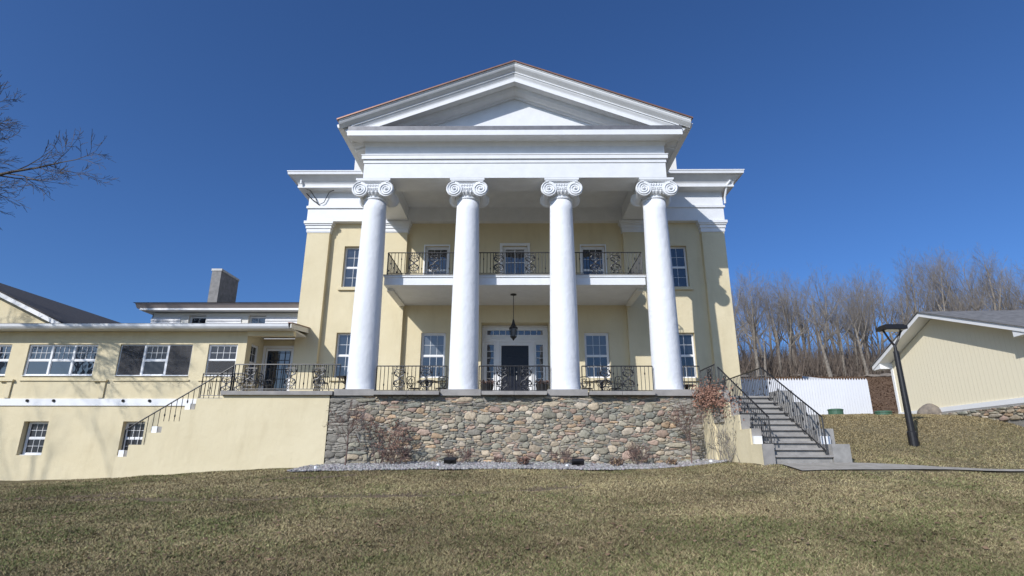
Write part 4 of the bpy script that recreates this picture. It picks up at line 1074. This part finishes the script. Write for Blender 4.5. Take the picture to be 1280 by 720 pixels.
# ================================================================= terrace furniture
def chair(label,x,y,z,rz,group='iron chairs on the terrace'):
    t=thing('patio_chair',label,'chair',(x,y,z),group,rz)
    s_=MB(); s_.lathe([(0.20,0.42),(0.22,0.43),(0.22,0.45),(0.2,0.455)],0,0,14); s_.v=[(a,b,c) for a,b,c in s_.v]
    def bl(mb,name): 
        me=bpy.data.meshes.new(name); me.from_pydata(mb.v,[],mb.f); me.materials.append(M['iron']); o=bpy.data.objects.new(name,me); COL.objects.link(o); o.parent=t; return o
    bl(s_,'seat')
    for sx in (-1,1):
        for sy in (-1,1):
            l=MB().tube([(sx*0.15,sy*0.15,0.43),(sx*0.19,sy*0.19,0.2),(sx*0.20,sy*0.21,0.0)],0.016,5); bl(l,'leg')
    b=MB()
    for sx in (-1,1): b.tube([(sx*0.17,0.18,0.44),(sx*0.22,0.25,0.68),(sx*0.2,0.27,0.84),(sx*0.08,0.275,0.89),(0,0.275,0.87)],0.018,5)
    for sx in (-1,1):
        b.tube([(0,0.19,0.45),(sx*0.06,0.22,0.55),(sx*0.15,0.25,0.66),(sx*0.06,0.26,0.74),(0,0.265,0.82)],0.014,4)
        b.tube([(sx*0.03,0.2,0.48),(sx*0.14,0.23,0.56),(sx*0.04,0.25,0.66),(sx*0.12,0.265,0.78)],0.013,4)
        b.tube([(sx*0.20,0.22,0.62),(sx*0.26,0.0,0.66),(sx*0.24,-0.12,0.6),(sx*0.19,-0.16,0.44)],0.015,4)
    b.tube([(-0.2,0.235,0.6),(0,0.24,0.62),(0.2,0.235,0.6)],0.013,4)
    bl(b,'backrest'); return t
def ptable(label,x,y,z,group='iron tables on the terrace'):
    t=thing('patio_table',label,'table',(x,y,z),group)
    def bl(mb,name): 
        me=bpy.data.meshes.new(name); me.from_pydata(mb.v,[],mb.f); me.materials.append(M['iron']); o=bpy.data.objects.new(name,me); COL.objects.link(o); o.parent=t; return o
    bl(MB().lathe([(0.34,0.68),(0.36,0.70),(0.36,0.715),(0.34,0.72)],0,0,24),'tabletop')
    m_=MB(); m_.lathe([(0.03,0.08),(0.05,0.2),(0.03,0.3),(0.05,0.5),(0.09,0.68)],0,0,8)
    for k in range(4):
        th=PI/4+k*PI/2; c_,s_=math.cos(th),math.sin(th)
        m_.tube([(0.04*c_,0.04*s_,0.3),(0.16*c_,0.16*s_,0.22),(0.24*c_,0.24*s_,0.06),(0.3*c_,0.3*s_,0.0)],0.018,4)
        m_.tube([(0.05*c_,0.05*s_,0.45),(0.2*c_,0.2*s_,0.55),(0.28*c_,0.28*s_,0.68)],0.014,4)
    bl(m_,'pedestal'); return t
Z=2.402
chair('iron chair left of the round table in the left column bay',-3.98,22.4,Z,R(150)); chair('iron chair right of the round table in the left column bay',-2.92,22.4,Z,R(-150)); ptable('round iron table in the left column bay',-3.45,22.2,Z)
chair('iron chair left of the round table in the right column bay',2.86,22.4,Z,R(150)); chair('iron chair right of the round table in the right column bay',3.98,22.4,Z,R(-150)); ptable('round iron table in the right column bay',3.42,22.2,Z)
chair('iron chair left of the leftmost column',-7.05,20.6,Z,R(165)); ptable('round iron table beside the leftmost column',-6.3,21.0,Z)
chair('iron chair at the far left of the landing',-9.4,21.2,Z,R(80))
chair('iron chair at the right end of the terrace near the staircase',7.15,20.0,2.132,R(-100)); ptable('round iron table right of the rightmost column',6.45,21.3,Z-0.27)
for i,x in enumerate((-1.12,1.12)):
    t=thing('planter',['dark planter left of the main door','dark planter right of the main door'][i],'planter',(x,22.9,Z),'planters flanking the main door')
    MB().lathe([(0.14,Z),(0.16,Z+0.05),(0.13,Z+0.1),(0.22,Z+0.4),(0.27,Z+0.62),(0.28,Z+0.66),(0.24,Z+0.66)],x,22.9,16).build('pot',M['iron'],t)
    m_=MB(); rr=random.Random(i)
    for k in range(120):
        a=rr.random()*2*PI; e_=rr.random()*1.3; L_=0.12+0.2*rr.random(); bx,by=x+0.15*math.cos(a)*rr.random(),22.9+0.15*math.sin(a)*rr.random()
        m_.tube([(bx,by,Z+0.6),(bx+L_*0.5*math.cos(a),by+L_*0.5*math.sin(a),Z+0.6+L_*0.7),(bx+L_*math.cos(a),by+L_*math.sin(a),Z+0.6+L_*0.9*math.sin(e_))],[0.01,0.014,0.003],3)
    m_.build('foliage',M['redtwig'],t)

# garden spotlights
for i,x in enumerate((-1.98,1.98)):
    z=h1(x,18.2)+0.04
    t=thing('garden_floodlight',['small black floodlight on the gravel, left one','small black floodlight on the gravel, right one'][i],'floodlight',(x,18.2,z),'black floodlights on the gravel bed')
    m_=MB(Matrix.Translation((x,18.2,z+0.13))@Matrix.Rotation(R(-40),4,'X')); m_.box(-0.19,0.19,-0.07,0.07,-0.06,0.06); m_.box(-0.17,0.17,-0.1,-0.07,-0.05,0.05); m_.build('housing',M['iron'],t)
    m_=MB(); m_.tube([(x,18.2,z-0.1),(x,18.2,z+0.08)],0.02,6); m_.box(x-0.05,x+0.05,18.15,18.25,z-0.02,z+0.01); m_.build('stake',M['iron'],t)
for i,(x,y) in enumerate(((-5.98,17.7),(-2.3,17.85),(1.62,17.9),(5.9,17.6))):
    z=h1(x,y)
    o=MB().lathe([(0.05,z),(0.055,z+0.03),(0.05,z+0.10),(0.03,z+0.115)],x,y,12).build('drain_cap',M['trim'])
    tag(o,['small white pipe cap on the gravel at the left end','small white pipe cap beside the left floodlight','small white pipe cap beside the right floodlight','small white pipe cap on the gravel at the right end'][i],'pipe cap','white pipe caps on the gravel')

# utility lids, boulders
for (x,y,r,h_,lb,nm) in ((13.7,24.6,0.29,0.2,'round green utility box by the foot of the white fence','utility_box'),(14.45,22.6,0.29,0.08,'low dark green lid left of the garage','utility_box')):
    z=h1(x,y); t=thing(nm,lb,'utility box',(x,y,z))
    MB().lathe([(r*1.02,z-0.1),(r,z+h_)],x,y,20).build('body',M['green_plastic'],t); MB().lathe([(r*1.06,z+h_),(r*1.06,z+h_+0.05),(r*0.8,z+h_+0.07)],x,y,20).build('lid',M['green_plastic'],t)
def boulder(x,y,sx_,sy_,sz_,label,seed,group=None):
    r_=random.Random(seed); me=bpy.data.meshes.new('boulder'); import bmesh
    bm=bmesh.new(); bmesh.ops.create_icosphere(bm,subdivisions=4,radius=1)
    ks=[Vector((r_.uniform(-3,3),r_.uniform(-3,3),r_.uniform(-3,3))) for _ in range(6)]
    for v in bm.verts:
        d=1+sum(0.05*math.sin(k_.dot(v.co)*1.3+i) for i,k_ in enumerate(ks)); v.co=Vector((v.co.x*sx_*d,v.co.y*sy_*d,v.co.z*sz_*d))
    bm.to_mesh(me); bm.free(); me.materials.append(M['boulder']); me.shade_smooth()
    o=bpy.data.objects.new('boulder',me); COL.objects.link(o); o.location=(x,y,h1(x,y)+sz_*0.35); tag(o,label,'boulder',group); return o
boulder(15.6,21.6,0.40,0.35,0.30,'grey boulder at the foot of the garage wall',1)
for i in range(14):
    x=20+i*3.1+random.uniform(-1,1); y=58+random.uniform(-0.5,0.8); boulder(x,y,random.uniform(.7,1.3),0.6,random.uniform(.16,.3),'pale rock at the edge of the hilltop woods',20+i,'pale rocks along the hilltop')


# ================================================================= vegetation
class TreeGen:
    def __init__(s, seed, minr=0.0035): s.minr=minr; s.r=random.Random(seed); s.trunk=MB(); s.twigs=MB()
    def perp(s,d):
        a=d.cross(Vector((s.r.uniform(-1,1),s.r.uniform(-1,1),s.r.uniform(-1,1)))); return a.normalized() if a.length>1e-3 else Vector((1,0,0))
    def branch(s,p,d,L,r,lvl,maxl,up=0.15,wig=0.16,twig_lvl=2,kids=(3,5),ratio=0.62,spread=(0.45,0.9),n3=3):
        n=max(3,int(5-lvl*0.5)); pts=[p.copy()]; rad=[r]; q=p.copy(); dd=d.copy(); st=L/n
        for i in range(n):
            dd=(dd+s.perp(dd)*s.r.uniform(0,wig)+Vector((0,0,up*0.35))).normalized(); q=q+dd*st
            pts.append(q.copy()); rad.append(max(r*(1-0.72*(i+1)/n),s.minr))
        (s.trunk if lvl<twig_lvl else s.twigs).tube(pts,rad,7 if lvl==0 else (5 if lvl<twig_lvl else n3),cap=False)
        if lvl>=maxl: return
        k=s.r.randint(*kids)
        for j in range(k):
            t=0.30+0.68*(j+s.r.random())/k if lvl>0 else 0.42+0.56*(j+s.r.random())/k
            f=t*n; i=min(int(f),n-1); a=f-i
            bp=pts[i].lerp(pts[i+1],a); br=rad[i]*(1-a)+rad[i+1]*a
            base=(pts[i+1]-pts[i]).normalized(); ang=s.r.uniform(*spread)
            nd=(base*math.cos(ang)+s.perp(base)*math.sin(ang)).normalized()
            s.branch(bp,nd,L*ratio*s.r.uniform(0.75,1.15)*(1.1-0.35*t),br*0.62,lvl+1,maxl,up,wig*1.15,twig_lvl,kids,ratio,spread,n3)
        s.branch(pts[-1],dd,L*ratio*0.8,rad[-1],lvl+1,maxl,up,wig*1.2,twig_lvl,kids,ratio,spread,n3)

# --- woods on the hill: six grown trees, copied
protos=[]
for k in range(7):
    tg=TreeGen(100+k); rr=tg.r
    H_=rr.uniform(6.0,8.0)
    tg.branch(Vector((0,0,-0.3)),Vector((rr.uniform(-.08,.08),0,1)),H_,rr.uniform(0.16,0.25),0,4,up=0.22,wig=0.14,twig_lvl=2,kids=(4,6),ratio=0.58,spread=(0.35,0.85))
    protos.append((tg.trunk,tg.twigs))
def place_proto(k,first,loc,rz,sc,label,group):
    t=thing('bare_tree',label,'tree',loc,group,rz); t.scale=(sc,sc,sc)
    for nm,me in first[k]:
        o=bpy.data.objects.new(nm,me); COL.objects.link(o); o.parent=t
    return t
meshes=[]
for tr,tw in protos:
    l=[]
    for nm,mb,mt in (('trunk',tr,M['bark']),('crown',tw,M['twig'])):
        me=bpy.data.meshes.new(nm); me.from_pydata(mb.v,[],mb.f); me.materials.append(mt); l.append((nm,me))
    meshes.append(l)
rw=random.Random(42); cnt=0
spots=[]
for row,(y0,n_,x0,x1) in enumerate(((60,36,20,64),(65,32,20,70),(72,28,20,76),(82,18,22,84))):
    for i in range(n_):
        x=x0+(x1-x0)*(i+rw.uniform(0,1))/n_; y=y0+rw.uniform(-2.5,2.5); spots.append((x,y))
for (x,y) in spots:
    sc=rw.uniform(0.72,1.08)*(1.0+0.003*(y-60))*(0.92+0.22*min(1,(x/y-0.35)/0.6)); 
    place_proto(rw.randrange(7),meshes,(x,y,h1(x,y)),rw.uniform(0,2*PI),sc,'bare grey-brown tree in the dense woods on the right-hand hill','bare trees in the hillside woods')
for (x,y,sc,lb) in ((-33,52,1.0,'distant bare tree top showing between the dark roof and the chimney'),(-29.5,50,0.9,'distant bare tree top just left of the rear wing roof')):
    place_proto(2,meshes,(x,y,h1(x,y)),1.0,sc,lb,None)
for i,(x,y) in enumerate(((-34,-22),(-27,-30),(-19,-26),(-12,-36),(-4,-31),(5,-38),(13,-30),(22,-36),(31,-28),(-40,-36))):
    place_proto(rw.randrange(7),meshes,(x,y,h1(x,y)),rw.uniform(0,2*PI),rw.uniform(0.85,1.1),'bare tree across the lawn seen mirrored in the windows','bare trees mirrored in the windows')
place_proto(3,meshes,(-32.5,3.5,h1(-32.5,3.5)),0.4,1.5,'bare tree outside the left edge casting faint branch shadows on the side wing','bare trees mirrored in the windows')
place_proto(1,meshes,(-37.5,5.0,h1(-37.5,5.0)),2.4,1.55,'bare tree outside the left edge casting faint branch shadows on the side wing','bare trees mirrored in the windows')
# brush under the woods
n=60000
X_=19+68*rng.random(n); Y_=58+26*rng.random(n)**1.4; Z_=hz(X_,Y_)
hgt=0.5+4.2*rng.random(n)**2.2; wd=0.018+0.022*rng.random(n); a=rng.random(n)*2*PI; ln_=rng.normal(0,0.28,(n,2))*hgt[:,None]
V=np.empty((n,3,3)); V[:,0]=np.c_[X_-np.cos(a)*wd,Y_-np.sin(a)*wd,Z_]; V[:,1]=np.c_[X_+np.cos(a)*wd,Y_+np.sin(a)*wd,Z_]; V[:,2]=np.c_[X_+ln_[:,0],Y_+ln_[:,1],Z_+hgt]
o=np_mesh('undergrowth',V.reshape(-1,3),np.arange(3*n).reshape(n,3),M['brush'],3); tag(o,'grey-brown leafless brush on the woodland floor','undergrowth',kind='stuff')

# leaf litter lying on the hill between lawn and woods
n=26000
X_=9+45*rng.random(n); Y_=28.5+32*rng.random(n); Z_=hz(X_,Y_)+0.01
sz=0.03+0.045*rng.random(n); a=rng.random(n)*2*PI; V=np.empty((n,3,3))
for q in range(3): V[:,q]=np.c_[X_+sz*np.cos(a+q*2.1),Y_+sz*np.sin(a+q*2.1),Z_+0.10*rng.random(n)]
o=np_mesh('leaf_litter',V.reshape(-1,3),np.arange(3*n).reshape(n,3),M['litter'],3); tag(o,'brown leaf litter on the slope behind the fence','leaf litter',kind='stuff')
# --- big bare tree at the left, trunk outside the frame
BT=thing('large_bare_tree','large bare dark-branched tree reaching in from the left edge above the lawn','tree',(-27.9,18.0,h1(-27.9,18.0)))
tg=TreeGen(12,0.007)
base=Vector((-27.9,18.0,h1(-27.9,18.0)-0.3))
tp=[base,base+Vector((0.1,0,3.0)),base+Vector((0.4,0.1,6.2)),base+Vector((0.6,0.2,9.0))]
tg.trunk.tube(tp,[0.52,0.42,0.36,0.28],14,cap=False)
limbs=[((2,0.8),(1.0,0.0,0.42),7.6,0.28),((3,0.0),(0.95,0.0,0.62),7.0,0.26),((3,0.0),(0.9,-0.2,0.35),6.6,0.2),((3,0.0),(0.75,0.1,1.0),6.2,0.2),((2,0.5),(-0.9,0.4,0.6),6.2,0.18),((3,0.0),(0.1,-0.4,1.0),6.6,0.19),((3,0),(-0.6,-0.2,1.0),6.8,0.18),((2,0.2),(0.3,0.9,0.55),5.0,0.14)]
for (i,a),d,L,r in limbs:
    p=tp[i] if i==3 else tp[i].lerp(tp[i+1],a)
    tg.branch(p,Vector(d).normalized(),L,r,1,5,up=0.03,wig=0.26,twig_lvl=3,kids=(5,6),ratio=0.54,spread=(0.4,0.95))
tg.trunk.build('trunk',M['bark_dark'],BT); tg.twigs.build('crown',M['bark_dark'],BT)

# --- shrubs at the stone wall
def shrub(label,x,y,h,seed,stems=6,mt='redtwig',leafy=0,group=None,single=False,leafmat='dryleaf',z=None,lsz=0.035,spread=(0.3,0.8)):
    z0=h1(x,y) if z is None else z
    t=thing('bare_shrub' if not single else 'bare_sapling',label,'shrub',(x,y,z0),group); g2=TreeGen(seed); r_=g2.r
    if single:
        st=[Vector((x,y,z0-0.05)),Vector((x+0.03,y,z0+h*0.3)),Vector((x+0.02,y,z0+h*0.5))]
        g2.trunk.tube(st,[0.028,0.022,0.02],6)
        for k in range(7):
            a=r_.uniform(0,2*PI); g2.branch(st[1].lerp(st[2],r_.random()),Vector((math.cos(a)*.6,math.sin(a)*.45,1)).normalized(),h*0.34,0.013,1,4,up=0.1,wig=0.2,twig_lvl=1,kids=(3,4),ratio=0.6,spread=spread)
    else:
        for k in range(stems):
            a=r_.uniform(0,2*PI); g2.branch(Vector((x+0.06*math.cos(a),y+0.05*math.sin(a),z0-0.03)),Vector((math.cos(a)*.55,math.sin(a)*.4,1)).normalized(),h*0.5,0.012,1,4,up=0.08,wig=0.25,twig_lvl=1,kids=(2,4),ratio=0.58,spread=spread)
    if single: g2.trunk.build('trunk',M[mt],t)
    g2.twigs.build('branches',M[mt],t)
    if leafy:
        vs=g2.twigs.v; m_=MB()
        for k in range(leafy):
            p=Vector(r_.choice(vs)); 
            if p.z<z0+h*0.15: continue
            a=Vector((r_.gauss(0,1),r_.gauss(0,1),r_.gauss(0,1))).normalized()*lsz*r_.uniform(.6,1.2); b=a.cross(Vector((r_.gauss(0,1),r_.gauss(0,1),r_.gauss(0,1)))).normalized()*lsz*0.5
            m_.add([p,p+a*0.5+b,p+a,p+a*0.5-b],[(0,1,2,3)])
        m_.build('dry_leaves',M[leafmat],t)
    return t
shrub('bare thin-trunked sapling before the left end of the stone wall',-5.35,18.55,2.0,31,single=True,leafy=260,lsz=0.03)
shrub('tangled bare shrub with red-brown dry leaves against the stone wall',-4.35,18.75,1.9,32,stems=9,leafy=700,lsz=0.045)
shrub('low dense reddish shrub at the foot of the stone wall',-3.75,18.6,0.8,33,stems=16,leafy=350,lsz=0.03)
shrub('small reddish twiggy bush behind the left floodlight',-1.75,18.8,0.75,34,stems=9,leafy=120,lsz=0.03)
shrub('upright bare bush with dry stems right of the left floodlight',-0.45,18.9,0.35,35,stems=8,leafy=40)
shrub('low straw-red tuft left of the right floodlight',0.25,18.3,0.4,36,stems=14,leafy=160,lsz=0.05)
shrub('thin upright bush just left of the right floodlight',1.5,18.85,0.75,37,stems=8)
shrub('straw-coloured tuft between the right floodlight and the sapling',3.2,18.5,0.42,38,stems=14,leafy=120,leafmat='paleleaf',lsz=0.05)
shrub('upright thin reddish bush against the wall right of centre',4.55-0.6,18.9,0.95,39,stems=9,leafy=60)
shrub('low straw tuft near the right sapling',4.95-0.1,18.3,0.35,40,stems=12,leafy=120,leafmat='paleleaf',lsz=0.05)
shrub('bare thin-trunked sapling at the right end of the stone wall',5.55,18.4,2.05,41,single=True,leafy=300,lsz=0.03)
shrub('spreading pale bare shrub against the cream cheek wall',6.15,16.9,1.25,42,stems=7,mt='twig',spread=(0.35,0.8))
# vine with reddish dry leaves climbing the return of the wall
vn=thing('climbing_vine','tangled climbing vine with reddish dry leaves beside the top of the right staircase','vine',(6.3,18.6,0.2))
r_=random.Random(77); m_=MB(); lv=MB()
for k in range(13):
    y=r_.uniform(16.3,19.3); p=Vector((6.28,y,0.15)); pts=[p]; d=Vector((0,r_.uniform(-.25,.25),1))
    for q in range(14):
        d=(d+Vector((0,r_.uniform(-.5,.5),r_.uniform(-.1,.3)))).normalized(); nx_=pts[-1]+d*0.14
        zt=2.1 if nx_.y>17.9 else 0.62+0.41*((nx_.y-14.95)//0.66)-0.1
        nx_.x=6.24+0.04*r_.random()-(0.1 if nx_.y>19.1 else 0)
        if nx_.z>zt+0.15 or nx_.y<15.8: break
        pts.append(nx_)
    if len(pts)>2: m_.tube(pts,[0.008*(1-0.6*i/len(pts)) for i in range(len(pts))],4)
for k in range(2300):
    y=18.3+r_.gauss(0,0.9); z=2.15+r_.gauss(0,0.2)-0.25*max(0,18.0-y)+0.05*math.sin(y*9); x=6.2+r_.gauss(0,0.16)
    if z<1.2 or y>19.6: continue
    p=Vector((x,y,z)); s_=r_.uniform(0.035,0.075)
    a=Vector((r_.gauss(0,1),r_.gauss(0,1),r_.gauss(0,1))).normalized()*s_; b=a.cross(Vector((r_.gauss(0,1),r_.gauss(0,1),r_.gauss(0,1)))).normalized()*s_*0.55
    lv.add([p,p+a*0.5+b,p+a,p+a*0.5-b],[(0,1,2,3)])
for k in range(60):
    y=18.75+r_.gauss(0,0.4); p=Vector((6.25,y,1.8)); pts=[p]
    for q in range(5): pts.append(pts[-1]+Vector((r_.uniform(-.1,.06),r_.uniform(-.12,.12),r_.uniform(0.02,.16))))
    m_.tube(pts,0.007,3)
m_.build('stems',M['twig'],vn); lv.build('dry_leaves',M['dryleaf'],vn)
